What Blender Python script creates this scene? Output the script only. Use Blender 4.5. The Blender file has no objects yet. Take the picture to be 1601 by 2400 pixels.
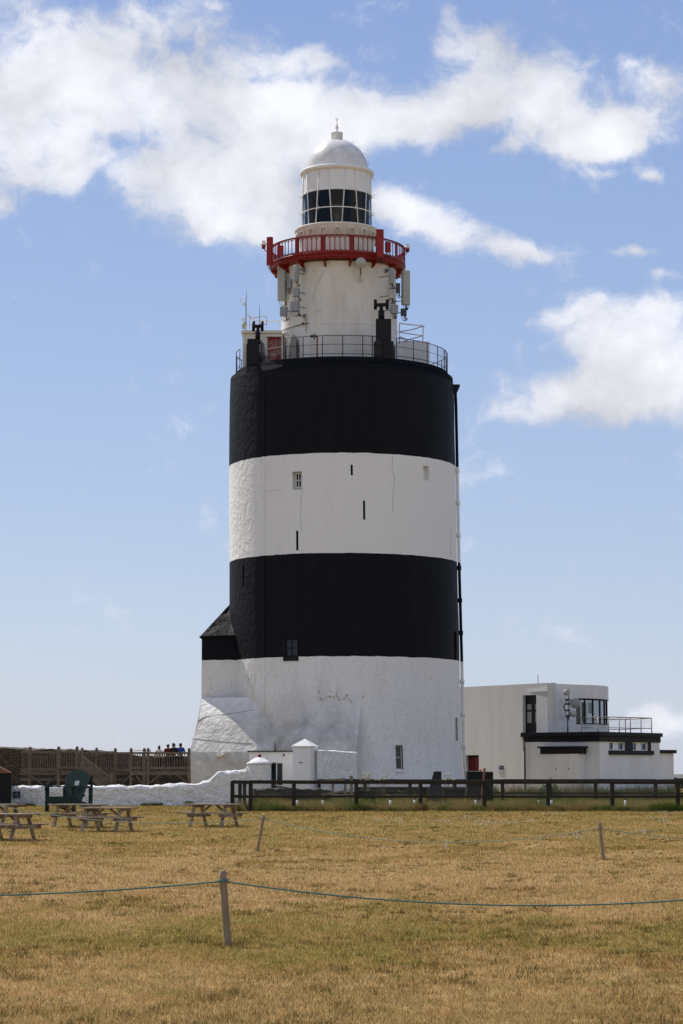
import bpy, math, random
import numpy as np
from mathutils import Vector, Matrix, noise

random.seed(7); rng = np.random.default_rng(7)
S = bpy.context.scene
PI = math.pi

# ------------------------------------------------------------------ camera
F = 5500.0; HC = 1.9; PW, PH = 1601.0, 2400.0; HORIZ = 1815.0
TH = math.atan((HORIZ - PH/2)/F)
CT, ST = math.cos(TH), math.sin(TH)
cam_d = bpy.data.cameras.new('camera'); cam = bpy.data.objects.new('camera', cam_d)
S.collection.objects.link(cam); S.camera = cam
cam.location = (0, 0, HC); cam.rotation_euler = (PI/2 + TH, 0, 0)
cam_d.sensor_fit = 'VERTICAL'; cam_d.sensor_height = 24.0; cam_d.lens = 24.0*F/PH
cam_d.clip_start = 0.5; cam_d.clip_end = 30000

# ------------------------------------------------------------------ sun, exposure
SUN_AZ = math.radians(-42.5)     # from +Y towards +X
SUN_EL = math.radians(50.0)
sv = Vector((math.sin(SUN_AZ)*math.cos(SUN_EL), math.cos(SUN_AZ)*math.cos(SUN_EL), math.sin(SUN_EL)))
sd = bpy.data.lights.new('sun', 'SUN'); so = bpy.data.objects.new('sun', sd); S.collection.objects.link(so)
sd.energy = 3.9; sd.angle = math.radians(0.5); sd.color = (1.0, 0.94, 0.86)
so.rotation_euler = sv.to_track_quat('Z', 'Y').to_euler(); so.location = (0, 0, 60)
S.view_settings.view_transform = 'Standard'; S.view_settings.look = 'None'
S.view_settings.gamma = 1.0; S.view_settings.exposure = 0.5
S.cycles.max_bounces = 6; S.cycles.diffuse_bounces = 3; S.cycles.glossy_bounces = 3
S.cycles.transparent_max_bounces = 12; S.cycles.transmission_bounces = 5

# ------------------------------------------------------------------ sky with clouds (world directions)
class NT:
    def __init__(s, nt): s.nt = nt; s.N = nt.nodes; s.L = nt.links
    def n(s, typ, **kw):
        o = s.N.new(typ)
        for k, v in kw.items(): setattr(o, k, v)
        return o
    def put(s, sock, v):
        if isinstance(v, bpy.types.NodeSocket): s.L.new(v, sock)
        else: sock.default_value = v
    def math(s, op, a, b=None, c=None, clamp=False):
        o = s.n('ShaderNodeMath', operation=op, use_clamp=clamp)
        s.put(o.inputs[0], a)
        if b is not None: s.put(o.inputs[1], b)
        if c is not None: s.put(o.inputs[2], c)
        return o.outputs[0]
    def vmath(s, op, a, b=None, out=0):
        o = s.n('ShaderNodeVectorMath', operation=op); s.put(o.inputs[0], a)
        if b is not None: s.put(o.inputs[1], b)
        return o.outputs[out]
    def noise(s, vec, scale, detail=4, rough=0.55, dist=0.0, out=0):
        o = s.n('ShaderNodeTexNoise'); s.put(o.inputs['Vector'], vec)
        o.inputs['Scale'].default_value = scale; o.inputs['Detail'].default_value = detail
        o.inputs['Roughness'].default_value = rough; o.inputs['Distortion'].default_value = dist
        return o.outputs[out]
    def maprange(s, v, a, b, c=0.0, d=1.0, smooth=False):
        o = s.n('ShaderNodeMapRange', interpolation_type='SMOOTHSTEP' if smooth else 'LINEAR')
        s.put(o.inputs[0], v)
        for i, x in enumerate((a, b, c, d)): s.put(o.inputs[i+1], x)
        return o.outputs[0]
    def mix(s, f, a, b, blend='MIX'):
        o = s.n('ShaderNodeMix', data_type='RGBA', blend_type=blend)
        s.put(o.inputs[0], f)
        for k, x in ((6, a), (7, b)):
            if isinstance(x, (tuple, list)) and len(x) == 3: x = (*x, 1)
            s.put(o.inputs[k], x)
        return o.outputs[2]
    def ramp(s, v, stops):
        o = s.n('ShaderNodeValToRGB'); s.put(o.inputs[0], v); cr = o.color_ramp
        while len(cr.elements) < len(stops): cr.elements.new(0.5)
        for e, (p, c) in zip(cr.elements, stops): e.position = p; e.color = (*c, 1)
        return o.outputs[0]

def uv_of(px, py):
    a = (px - PW/2)/F; b = (PH/2 - py)/F
    dy = CT - b*ST; dz = ST + b*CT
    return a/dy, dz/dy

CLOUDS = [ # photo x, y, half-width, half-height, weight
 (70,130,260,150,1.1),(250,200,200,90,.9),(30,320,150,90,1.0),(200,360,110,60,.7),(5,485,60,55,1.0),(330,60,120,45,.5),
 (500,28,40,18,.5),(560,160,150,70,.9),(720,125,80,32,.8),(470,250,130,55,.6),(660,255,200,75,1.1),(820,290,150,80,1.05),
 (420,440,130,75,1.0),(560,440,150,100,1.15),(680,500,120,70,1.0),(560,545,110,28,.7),(620,350,160,60,.9),(960,300,110,45,.8),(150,435,90,38,.8),
 (1060,275,100,45,.9),(1060,45,18,26,.6),(1045,105,40,25,.7),(1130,90,75,48,1.1),(1210,165,105,85,1.25),(1110,220,90,60,1.1),(1300,240,110,60,1.0),
 (1330,320,120,50,.9),(1400,340,80,35,.6),(1450,270,60,40,.5),(1540,185,45,26,.7),(1510,275,80,45,.9),(1555,210,60,40,.7),(1440,320,80,40,.8),(1425,405,38,12,.55),(1515,412,26,16,.6),
 (915,480,60,45,1.0),(990,515,70,42,.9),(1085,550,85,42,.8),(1180,580,70,28,.6),(1250,600,50,14,.4),
 (1330,740,50,32,.7),(1400,770,60,32,.6),(1560,720,60,45,.8),(1430,850,110,55,1.1),(1540,860,130,90,1.3),(1360,920,120,40,.9),(1480,950,130,50,1.1),
 (1230,965,130,28,.8),(1300,900,60,40,.6),(1420,720,120,40,.5),(1390,1095,32,9,.5),(1470,1080,36,12,.5),(1490,585,60,14,.5),(1555,635,45,14,.45),(1120,1110,26,10,.25),
 (1490,1672,26,16,.8),(1545,1668,22,18,.8),(1585,1680,30,22,.8),(1530,1700,70,20,.7),(1550,1530,50,12,.22),(1570,1440,30,14,.2),
 (640,188,110,18,-.7),(255,345,60,30,-.45),(425,112,45,28,-.5),(235,455,45,50,-.7),(800,95,60,30,-.5),(345,150,40,22,-.5),(1085,300,50,18,-.5),(1400,235,36,45,-.6),(940,400,80,40,-.6),(1250,100,40,30,-.5),(480,330,40,22,-.4),(1340,850,50,36,-.5),
 (1225,580,80,22,.75),(1000,700,60,10,.3),(1480,150,40,14,.5),(1590,330,40,30,.5),(1180,625,40,14,.5),(1470,590,80,16,.55),(1560,640,50,16,.5),(1430,330,50,30,.5),(1010,370,40,18,.3),(1140,350,30,14,.5),(1190,345,26,20,.5)]
world = bpy.data.worlds.new('World'); S.world = world; world.use_nodes = True
w = NT(world.node_tree); w.N.clear()
sky = w.n('ShaderNodeTexSky', sky_type='NISHITA', sun_disc=False)
sky.sun_elevation = SUN_EL; sky.sun_rotation = SUN_AZ
sky.altitude = 0; sky.air_density = 1.0; sky.dust_density = 0.6; sky.ozone_density = 2.2
gen = w.n('ShaderNodeTexCoord').outputs['Generated']
sep = w.n('ShaderNodeSeparateXYZ'); w.L.new(gen, sep.inputs[0])
ysafe = w.math('MAXIMUM', sep.outputs[1], 0.05)
cu = w.math('DIVIDE', sep.outputs[0], ysafe); cv = w.math('DIVIDE', sep.outputs[2], ysafe)
comb = w.n('ShaderNodeCombineXYZ'); w.L.new(cu, comb.inputs[0]); w.L.new(cv, comb.inputs[1]); uv = comb.outputs[0]
wn = w.noise(uv, 26, 5, 0.55, out=1)
wv = w.vmath('MULTIPLY', w.vmath('SUBTRACT', wn, (0.5, 0.5, 0.5)), (0.026, 0.02, 0))
uvd = w.vmath('ADD', uv, wv)
dens = None; up = None
for (x, y, a, b, k) in CLOUDS:
    u0, v0 = uv_of(x, y)
    q = w.vmath('MULTIPLY', w.vmath('SUBTRACT', uvd, (u0, v0, 0)), (F/a, F/b, 0))
    g = w.math('MULTIPLY', w.math('EXPONENT', w.math('MULTIPLY', w.vmath('DOT_PRODUCT', q, q, 1), -0.75)), k)
    dens = g if dens is None else w.math('ADD', dens, g)
fb = w.noise(w.vmath('ADD', uv, w.vmath('MULTIPLY', wv, (1.4,1.4,0))), 24, 13, 0.66, 0.1)
fb2 = w.noise(uv, 12, 5, 0.55)
dn = w.math('ADD', dens, w.math('MULTIPLY', w.math('SUBTRACT', fb, 0.5), 3.2))
dn = w.math('ADD', dn, w.math('MULTIPLY', w.math('SUBTRACT', w.noise(uvd, 75, 8, 0.62), 0.5), 1.5))
al = w.maprange(dn, 0.16, 1.22, 0, 1, True)
alpha = w.math('MULTIPLY', al, w.maprange(sep.outputs[1], 0.05, 0.3, 0, 0.94))
thick = w.maprange(w.math('ADD', dn, w.math('MULTIPLY', fb2, 1.2)), 1.0, 2.6, 0, 1, True)
shade = w.mix(thick, (6.4, 6.8, 8.0), (8.75, 8.8, 9.15))
lowv = w.maprange(w.noise(w.vmath('ADD', uv, (0.0, 0.012, 0)), 22, 6, 0.55), 0.36, 0.62, 0.80, 1.08)
shade = w.mix(1.0, shade, lowv, 'MULTIPLY')
grad = w.ramp(w.maprange(sep.outputs[2], 0.0, 1.0), [(0.0,(.560,.650,.790)),(.05,(.500,.610,.790)),(.12,(.395,.530,.770)),(.22,(.300,.445,.740)),(.34,(.215,.350,.680)),(1.0,(.10,.20,.50))])
grad = w.mix(1.0, grad, (9.6, 9.25, 9.7), 'MULTIPLY')
grad = w.mix(0.10, grad, (6.0, 6.5, 7.6))
skyc = w.mix(0.72, sky.outputs[0], grad)
col = w.mix(alpha, skyc, shade)
# unseen broken cloud behind the camera, added as bright neutral fill light
rn = w.noise(gen, 3.2, 6, 0.6)
rc = w.math('MULTIPLY', w.maprange(rn, 0.42, 0.60, 0, 1, True), w.maprange(sep.outputs[1], 0.15, -0.15, 0, 0.9))
col = w.mix(rc, col, (7.4, 7.5, 7.7))
bg = w.n('ShaderNodeBackground'); w.L.new(col, bg.inputs[0]); bg.inputs[1].default_value = 0.075
out = w.n('ShaderNodeOutputWorld'); w.L.new(bg.outputs[0], out.inputs[0])
SKYNODES = (sky, bg)

# ------------------------------------------------------------------ helpers: projection
def W(px, py, Y):
    u, v = uv_of(px, py)
    return Vector((u*Y, Y, HC + v*Y))
def X(px, Y): return uv_of(px, HORIZ)[0]*Y
def Z(py, Y): return HC + uv_of(PW/2, py)[1]*Y
def sm(a, b, t):
    t = min(1, max(0, (t - a)/(b - a))); return t*t*(3 - 2*t)
def ground(x, y):
    return 0.35*sm(62, 98, y) + 0.60*sm(117.8, 121.5, y) + 0.03*noise.noise(Vector((x*.35, y*.2, 0)))*sm(0, 20, y)

# ------------------------------------------------------------------ helpers: meshes
class MB:
    def __init__(s): s.v = []; s.f = []; s.s = []
    def add(s, vs, fs, smooth=False):
        o = len(s.v); s.v += [tuple(p) for p in vs]
        for f in fs: s.f.append(tuple(i + o for i in f)); s.s.append(smooth)
    def hexa(s, p, smooth=False): # p: 4 bottom, 4 top
        s.add(p, [(3,2,1,0),(4,5,6,7),(0,1,5,4),(1,2,6,5),(2,3,7,6),(3,0,4,7)], smooth)
    def box(s, x0, x1, y0, y1, z0, z1, M=None):
        p = [Vector(q) for q in ((x0,y0,z0),(x1,y0,z0),(x1,y1,z0),(x0,y1,z0),(x0,y0,z1),(x1,y0,z1),(x1,y1,z1),(x0,y1,z1))]
        if M is not None: p = [M @ q for q in p]
        s.hexa(p)
    def bar(s, p, q, w_, h_, up=(0,0,1)):
        p = Vector(p); q = Vector(q); d = (q - p).normalized(); up = Vector(up)
        if abs(d.dot(up)) > 0.98: up = Vector((0,1,0))
        sx = d.cross(up).normalized(); sz = sx.cross(d).normalized()
        c = []
        for e in (p, q):
            for a, b in ((-1,-1),(1,-1),(1,1),(-1,1)): c.append(e + sx*a*w_/2 + sz*b*h_/2)
        s.hexa(c)
    def tube(s, pts, r, n=6, closed=False, cap=True):
        pts = [Vector(p) for p in pts]; m = len(pts); vs = []; fs = []
        rr = r if isinstance(r, (list, tuple)) else [r]*m
        prev = None
        for i in range(m):
            if closed: d = pts[(i+1) % m] - pts[i-1]
            else: d = pts[min(i+1, m-1)] - pts[max(i-1, 0)]
            d.normalize()
            if prev is None:
                a = Vector((0,0,1)) if abs(d.z) < 0.9 else Vector((1,0,0)); x = d.cross(a).normalized()
            else: x = (prev - d*prev.dot(d)).normalized()
            prev = x; y = d.cross(x)
            for k in range(n):
                t = 2*PI*k/n; vs.append(pts[i] + (x*math.cos(t) + y*math.sin(t))*rr[i])
        for i in range(m if closed else m-1):
            j = (i+1) % m
            for k in range(n): fs.append((i*n+k, i*n+(k+1)%n, j*n+(k+1)%n, j*n+k))
        s.add(vs, fs, n > 4)
        if cap and not closed:
            o = len(s.v) - len(vs)
            s.f.append(tuple(o+k for k in range(n))[::-1]); s.s.append(False)
            s.f.append(tuple(o+(m-1)*n+k for k in range(n))); s.s.append(False)
    def lathe(s, cx, cy, prof, n=64, a0=0.0, a1=2*PI, smooth=True, cap=False):
        full = abs(a1 - a0 - 2*PI) < 1e-6; m = n if full else n+1; vs = []; fs = []
        for r, z in prof:
            for k in range(m):
                a = a0 + (a1-a0)*k/n; vs.append((cx + r*math.sin(a), cy - r*math.cos(a), z))
        for i in range(len(prof)-1):
            for k in range(n):
                k2 = (k+1) % m; fs.append((i*m+k, i*m+k2, (i+1)*m+k2, (i+1)*m+k))
        s.add(vs, fs, smooth)
        if cap:
            o = len(s.v) - len(vs)
            s.f.append(tuple(o+k for k in range(m))[::-1]); s.s.append(False)
            s.f.append(tuple(o+(len(prof)-1)*m+k for k in range(m))); s.s.append(False)
    def prism(s, poly, z0, z1):
        n = len(poly)
        lo = z0 if isinstance(z0, (list, tuple)) else [z0]*n; hi = z1 if isinstance(z1, (list, tuple)) else [z1]*n
        vs = [(x, y, lo[i]) for i, (x, y) in enumerate(poly)] + [(x, y, hi[i]) for i, (x, y) in enumerate(poly)]
        s.add(vs, [tuple(range(n))[::-1], tuple(range(n, 2*n))] + [(i, (i+1)%n, n+(i+1)%n, n+i) for i in range(n)])
    def extr(s, pts, vec):
        n = len(pts); vec = Vector(vec); pts = [Vector(p) for p in pts]
        s.add(pts + [p + vec for p in pts], [tuple(range(n))[::-1], tuple(range(n, 2*n))] + [(i, (i+1)%n, n+(i+1)%n, n+i) for i in range(n)])
    def ball(s, c, r, n=12, m=8, sc=(1,1,1), half=False):
        c = Vector(c); vs = []; fs = []
        for i in range(m+1):
            t = PI*i/m*(0.5 if half else 1)
            for k in range(n):
                a = 2*PI*k/n
                vs.append(c + Vector((r*sc[0]*math.sin(t)*math.cos(a), r*sc[1]*math.sin(t)*math.sin(a), r*sc[2]*math.cos(t))))
        for i in range(m):
            for k in range(n): fs.append((i*n+k, (i+1)*n+k, (i+1)*n+(k+1)%n, i*n+(k+1)%n))
        s.add(vs, fs, True)
    def build(s, name, m, parent=None, local=False):
        me = bpy.data.meshes.new(name)
        V = np.array(s.v, dtype=float).reshape(-1, 3)
        base = np.zeros(3)
        if not local and len(V):
            lo = V.min(0); hi = V.max(0); base = np.array([(lo[0]+hi[0])/2, (lo[1]+hi[1])/2, lo[2]]); V = V - base
        me.from_pydata(V.tolist(), [], s.f); me.polygons.foreach_set('use_smooth', s.s)
        me.materials.append(m); me.update()
        o = bpy.data.objects.new(name, me); S.collection.objects.link(o)
        o.location = base
        if parent is not None:
            o.parent = parent
            if not local: o.location = Vector(base) - WL[parent.name]
        WL[o.name] = Vector(base)
        return o
WL = {}
def tag(o, label=None, cat=None, group=None, kind=None):
    if label: o['label'] = label
    if cat: o['category'] = cat
    if group: o['group'] = group
    if kind: o['kind'] = kind
    return o
def thing(name, loc, label, cat, group=None, rz=0):
    o = bpy.data.objects.new(name, None); S.collection.objects.link(o); o.location = loc; o.rotation_euler[2] = rz
    o.empty_display_size = 0.3; WL[o.name] = Vector(loc)
    return tag(o, label, cat, group)
def copy_tree(o, parent=None):
    c = o.copy(); S.collection.objects.link(c)
    if parent is not None: c.parent = parent
    for ch in [x for x in S.objects if x.parent == o]: copy_tree(ch, c)
    return c

# ------------------------------------------------------------------ materials
MATS = {}
def mat(name, base, rough=0.6, metal=0.0, var=0.12, vs=3.0, bump=0.0, bs=20.0, col2=None, spec=0.22, streak=0, bdist=0.02, alpha=None):
    m = bpy.data.materials.new(name); m.use_nodes = True; t = NT(m.node_tree); b = t.N['Principled BSDF']
    pos = t.n('ShaderNodeNewGeometry').outputs['Position']
    vec = pos if not streak else t.vmath('MULTIPLY', pos, (1, 1, streak))
    n1 = t.noise(vec, vs, 6, 0.6)
    c2 = col2 if col2 else tuple(max(0, c*(1-var*2)) for c in base)
    c = t.mix(t.maprange(n1, 0.35, 0.7), base, c2)
    t.L.new(c, b.inputs['Base Color'])
    b.inputs['Roughness'].default_value = rough; b.inputs['Metallic'].default_value = metal
    b.inputs['Specular IOR Level'].default_value = spec
    if bump:
        bn = t.n('ShaderNodeBump'); bn.inputs['Strength'].default_value = bump; bn.inputs['Distance'].default_value = bdist
        t.L.new(t.noise(vec, bs, 5, 0.6), bn.inputs['Height']); t.L.new(bn.outputs[0], b.inputs['Normal'])
    MATS[name] = m; return m

m_white = mat('white_paint', (.80,.79,.77), .55, var=.06, vs=1.5, bump=.25, bs=8)
m_whitewall = mat('white_render', (.74,.74,.74), .6, col2=(.63,.625,.61), vs=1.3, bump=.2, bs=10, streak=.25)
m_grey = mat('grey_white_render', (.60,.60,.59), .65, col2=(.53,.525,.51), vs=1.1, bump=.25, bs=9, streak=.22)
m_cream = mat('cream_paint', (.75,.72,.64), .5, col2=(.66,.60,.49), vs=2.5)
m_black = mat('black_paint', (.006,.0065,.008), .55, var=.2, bump=.3, bs=6, spec=.25)
m_red = mat('red_paint', (.25,.017,.016), .45, var=.15, vs=6)
m_redpanel = mat('red_panel', (.29,.022,.02), .5, var=.1, vs=5)
m_panel = mat('antenna_plastic', (.42,.42,.38), .5, var=.06)
m_box = mat('grey_enclosure', (.30,.32,.33), .5, var=.08)
m_dbox = mat('dark_enclosure', (.07,.075,.08), .5, var=.2)
m_steel = mat('galvanised_steel', (.16,.16,.16), .45, .6, var=.2, vs=12)
m_pipe = mat('white_pipe', (.68,.66,.62), .5, col2=(.42,.27,.16), vs=5)
m_cable = mat('cable', (.02,.02,.02), .6)
m_picnic = mat('weathered_timber', (.35,.285,.21), .8, col2=(.14,.098,.062), vs=7, bump=.3, bs=40, streak=.3)
m_fence = mat('dark_stained_timber', (.036,.029,.020), .9, spec=.15, col2=(.016,.013,.009), vs=8, bump=.3, bs=40)
m_deck = mat('deck_timber', (.19,.155,.12), .85, spec=.2, col2=(.095,.077,.06), vs=5, bump=.3, bs=30)
m_post = mat('post_timber', (.29,.225,.155), .8, col2=(.17,.125,.085), vs=14, bump=.3, bs=60, streak=.12)
m_green = mat('green_paint', (.007,.028,.021), .45, var=.15, vs=5)
m_gcab = mat('green_cabinet', (.008,.013,.009), .6, var=.2)
m_brownwood = mat('orange_timber', (.28,.10,.05), .8, var=.15, vs=8)
m_rust = mat('rusty_sheet', (.24,.115,.07), .8, col2=(.13,.07,.05), vs=9)
m_rope = mat('green_rope', (.06,.145,.125), .8, col2=(.15,.23,.20), vs=60)
m_rope2 = mat('grey_rope', (.16,.21,.16), .8, col2=(.26,.28,.22), vs=60)
m_tape = mat('yellow_tape', (.62,.56,.28), .6)
m_navy = mat('navy_sign', (.018,.035,.075), .4)
m_signw = mat('sign_white', (.42,.44,.46), .4, var=.02)
m_orange = mat('orange_plastic', (.75,.10,.03), .4)
m_skin = mat('skin', (.45,.27,.19), .6, var=.05)
m_hair = mat('dark_hair', (.015,.012,.010), .5)
m_hairb = mat('brown_hair', (.06,.035,.022), .5)
m_jcream = mat('cream_fleece', (.60,.56,.46), .9)
m_jred = mat('dark_red_check', (.13,.012,.018), .9, col2=(.04,.008,.012), vs=16)
m_jblk = mat('black_cotton', (.018,.02,.022), .9)
m_jblue = mat('blue_jacket', (.022,.06,.30), .6)
m_jean = mat('dark_jeans', (.016,.022,.045), .9)
m_lens = mat('lens_brass', (.30,.27,.14), .25, .8)

def tower_mat():
    m = bpy.data.materials.new('banded_lighthouse_paint'); m.use_nodes = True; t = NT(m.node_tree); b = t.N['Principled BSDF']
    pos = t.n('ShaderNodeNewGeometry').outputs['Position']
    sp = t.n('ShaderNodeSeparateXYZ'); t.L.new(pos, sp.inputs[0])
    z = t.math('ADD', sp.outputs[2], t.math('MULTIPLY', t.math('SUBTRACT', t.noise(pos, 1.2, 3), .5), .10))
    zb = [BAND[0], BAND[1], BAND[2]]
    w1 = t.math('MULTIPLY', t.math('GREATER_THAN', z, zb[1]), t.math('LESS_THAN', z, zb[0]))
    w2 = t.math('LESS_THAN', z, zb[2])
    isw = t.math('ADD', w1, w2, clamp=True)
    # white with weather stains
    sv_ = t.vmath('MULTIPLY', pos, (1, 1, .22))
    st = t.maprange(t.noise(sv_, 1.7, 8, .68), .50, .78)
    lowf = t.maprange(sp.outputs[2], 12.0, 2.0, .25, 1.0)
    left = t.maprange(sp.outputs[0], 2.0, -3.0, .35, 1.0)
    wc = t.mix(t.math('MULTIPLY', t.math('MULTIPLY', st, lowf), left), (.765,.76,.745), (.42,.395,.34))
    wc = t.mix(t.math('MULTIPLY', t.maprange(sp.outputs[2], 6.4, 4.6), t.maprange(sp.outputs[0], 1.4, .6)), wc, t.mix(t.maprange(t.noise(pos, 1.1, 7, .7), .35, .7), (.62,.605,.57), (.36,.345,.31)))
    grime = t.maprange(t.noise(pos, 5.5, 8, .75), .54, .70)
    wc = t.mix(t.math('MULTIPLY', grime, t.math('MULTIPLY', lowf, .75)), wc, (.30,.28,.24))
    spk = t.maprange(t.noise(t.vmath('MULTIPLY', pos, (1,1,.6)), 8.5, 3, .5), .72, .75)
    wc = t.mix(t.math('MULTIPLY', spk, t.math('MULTIPLY', lowf, .8)), wc, (.13,.13,.13))
    bc = t.mix(t.maprange(t.noise(sv_, 2.0, 6, .6), .45, .8), (.0064,.0072,.0098), (.0100,.0110,.0140))
    c = t.mix(isw, bc, wc); t.L.new(c, b.inputs['Base Color'])
    b.inputs['Roughness'].default_value = .62; t.put(b.inputs['Specular IOR Level'], t.maprange(isw, 0, 1, .10, .3))
    rgh = t.math('MAXIMUM', t.maprange(sp.outputs[0], -2.5, -5.2, .25, .8), t.maprange(sp.outputs[2], 7.5, 5.0, 0, .5))
    h = t.math('ADD', t.noise(t.vmath('MULTIPLY', pos, (1,1,.8)), 3.4, 4, .55), t.math('MULTIPLY', t.noise(pos, 13, 5, .6), .28))
    bn = t.n('ShaderNodeBump'); t.put(bn.inputs['Strength'], rgh); bn.inputs['Distance'].default_value = .10
    t.L.new(h, bn.inputs['Height']); t.L.new(bn.outputs[0], b.inputs['Normal'])
    return m

def stone_mat(name, c1, c2, mortar, bump, scale=2.2, stretch=3.0):
    m = bpy.data.materials.new(name); m.use_nodes = True; t = NT(m.node_tree); b = t.N['Principled BSDF']
    pos = t.n('ShaderNodeNewGeometry').outputs['Position']
    wv_ = t.vmath('ADD', pos, t.vmath('MULTIPLY', t.noise(pos, 3, 3, out=1), (.12,.12,.08)))
    vec = t.vmath('MULTIPLY', wv_, (1, 1, stretch))
    vo = t.n('ShaderNodeTexVoronoi', feature='F1'); t.L.new(vec, vo.inputs['Vector']); vo.inputs['Scale'].default_value = scale
    ve = t.n('ShaderNodeTexVoronoi', feature='DISTANCE_TO_EDGE'); t.L.new(vec, ve.inputs['Vector']); ve.inputs['Scale'].default_value = scale
    sepc = t.n('ShaderNodeSeparateColor'); t.L.new(vo.outputs['Color'], sepc.inputs[0])
    c = t.mix(sepc.outputs[0], c1, c2)
    e = t.maprange(ve.outputs[0], 0.0, .09)
    c = t.mix(e, mortar, c); c = t.mix(t.maprange(t.noise(pos, 9, 5), .4, .75, 0, .5), c, tuple(x*.5 for x in c1))
    t.L.new(c, b.inputs['Base Color']); b.inputs['Roughness'].default_value = .85
    h = t.math('ADD', t.math('MULTIPLY', e, .6), t.math('MULTIPLY', t.noise(pos, 14, 5), .5))
    bn = t.n('ShaderNodeBump'); bn.inputs['Strength'].default_value = bump; bn.inputs['Distance'].default_value = .05
    t.L.new(h, bn.inputs['Height']); t.L.new(bn.outputs[0], b.inputs['Normal'])
    return m
m_wwash = stone_mat('whitewashed_stone', (.80,.80,.79), (.76,.76,.75), (.60,.60,.58), .5, 3.6, 2.2)
m_brown = stone_mat('brown_stone', (.060,.038,.026), (.125,.088,.058), (.018,.013,.010), 1.0, 2.6, 4.0)
m_capst = mat('earth_cap', (.20,.15,.10), .9, col2=(.11,.08,.05), vs=2.5, bump=.5, bs=8)
m_dkst = stone_mat('dark_stone', (.018,.018,.015), (.045,.043,.036), (.008,.008,.006), .8, 3.0, 2.0)

def glass_mat(name, tint, gloss=.12, trans=.3):
    m = bpy.data.materials.new(name); m.use_nodes = True; t = NT(m.node_tree); t.N.clear()
    g = t.n('ShaderNodeBsdfGlossy'); g.inputs['Roughness'].default_value = .03; g.inputs['Color'].default_value = (.9,.9,.9,1)
    tr = t.n('ShaderNodeBsdfTransparent'); tr.inputs['Color'].default_value = (*tint, 1)
    fr = t.n('ShaderNodeFresnel'); fr.inputs['IOR'].default_value = 1.5
    mx = t.n('ShaderNodeMixShader'); t.L.new(t.math('ADD', t.math('MULTIPLY', fr.outputs[0], .55), gloss-.06), mx.inputs[0])
    t.L.new(tr.outputs[0], mx.inputs[1]); t.L.new(g.outputs[0], mx.inputs[2])
    o = t.n('ShaderNodeOutputMaterial'); t.L.new(mx.outputs[0], o.inputs[0]); return m
m_glass = glass_mat('window_glass', (.55,.58,.60), .07)
m_glassd = glass_mat('tinted_glass', (.62,.72,.80), .06)
m_dark = mat('dark_interior', (.010,.012,.015), .7)
m_blind = mat('pale_blind', (.34,.32,.27), .8, var=.05)

# ------------------------------------------------------------------ ground colours
def lawn_colour(t, pos, extra=None):
    sp = t.n('ShaderNodeSeparateXYZ'); t.L.new(pos, sp.inputs[0])
    wob = t.math('MULTIPLY', t.math('SUBTRACT', t.noise(t.vmath('MULTIPLY', pos, (1, .5, 0)), .45, 4, .6), .5), 0.68)
    d = t.math('ADD', t.math('DIVIDE', 20.0, t.math('MAXIMUM', sp.outputs[1], 12.0)), wob)   # 1.1 near .. 0.2 far
    base = t.ramp(d, [(0.0,(.215,.165,.045)),(.24,(.225,.165,.045)),(.32,(.280,.185,.060)),(.40,(.375,.262,.115)),(.54,(.365,.245,.108)),
                      (.64,(.285,.205,.066)),(.72,(.225,.180,.044)),(.80,(.285,.190,.062)),(.90,(.385,.268,.115)),(1.0,(.335,.235,.095))])
    g = t.maprange(t.noise(pos, .9, 5, .65), .50, .72, 0, .75)
    c = t.mix(g, base, (0.1625,0.1438,0.0246))
    br = t.maprange(t.noise(t.vmath('ADD', pos, (31, 7, 0)), 1.3, 5, .7), .52, .74, 0, .6)
    c = t.mix(br, c, (0.3055,0.1500,0.0470))
    st = t.maprange(t.noise(t.vmath('ADD', pos, (3, 47, 0)), 2.4, 5, .7), .55, .75, 0, .5)
    c = t.mix(st, c, (0.4940,0.3438,0.1680))
    c = t.mix(1.0, c, t.maprange(t.noise(pos, 5.5, 4, .7), .3, .7, .66, 1.36), 'MULTIPLY')
    c = t.mix(1.0, c, (1.05, 1.0, .95), 'MULTIPLY')
    dk = t.maprange(t.noise(t.vmath('MULTIPLY', t.vmath('ADD', pos, (17, 3, 0)), (1,.8,0)), 3.3, 6, .75), .56, .70, 0, .55)
    c = t.mix(dk, c, (.10,.085,.022))
    return c
def ground_mat():
    m = bpy.data.materials.new('dry_lawn'); m.use_nodes = True; t = NT(m.node_tree); b = t.N['Principled BSDF']
    pos = t.n('ShaderNodeNewGeometry').outputs['Position']
    c = lawn_colour(t, pos)
    f = t.maprange(t.noise(pos, 45, 4, .75), .32, .70, .55, 1.25)
    c = t.mix(1.0, c, f, 'MULTIPLY'); t.L.new(c, b.inputs['Base Color'])
    b.inputs['Roughness'].default_value = .95; b.inputs['Specular IOR Level'].default_value = .1
    bn = t.n('ShaderNodeBump'); bn.inputs['Strength'].default_value = .7; bn.inputs['Distance'].default_value = .04
    t.L.new(t.noise(pos, 25, 6, .7), bn.inputs['Height']); t.L.new(bn.outputs[0], b.inputs['Normal'])
    return m
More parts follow.
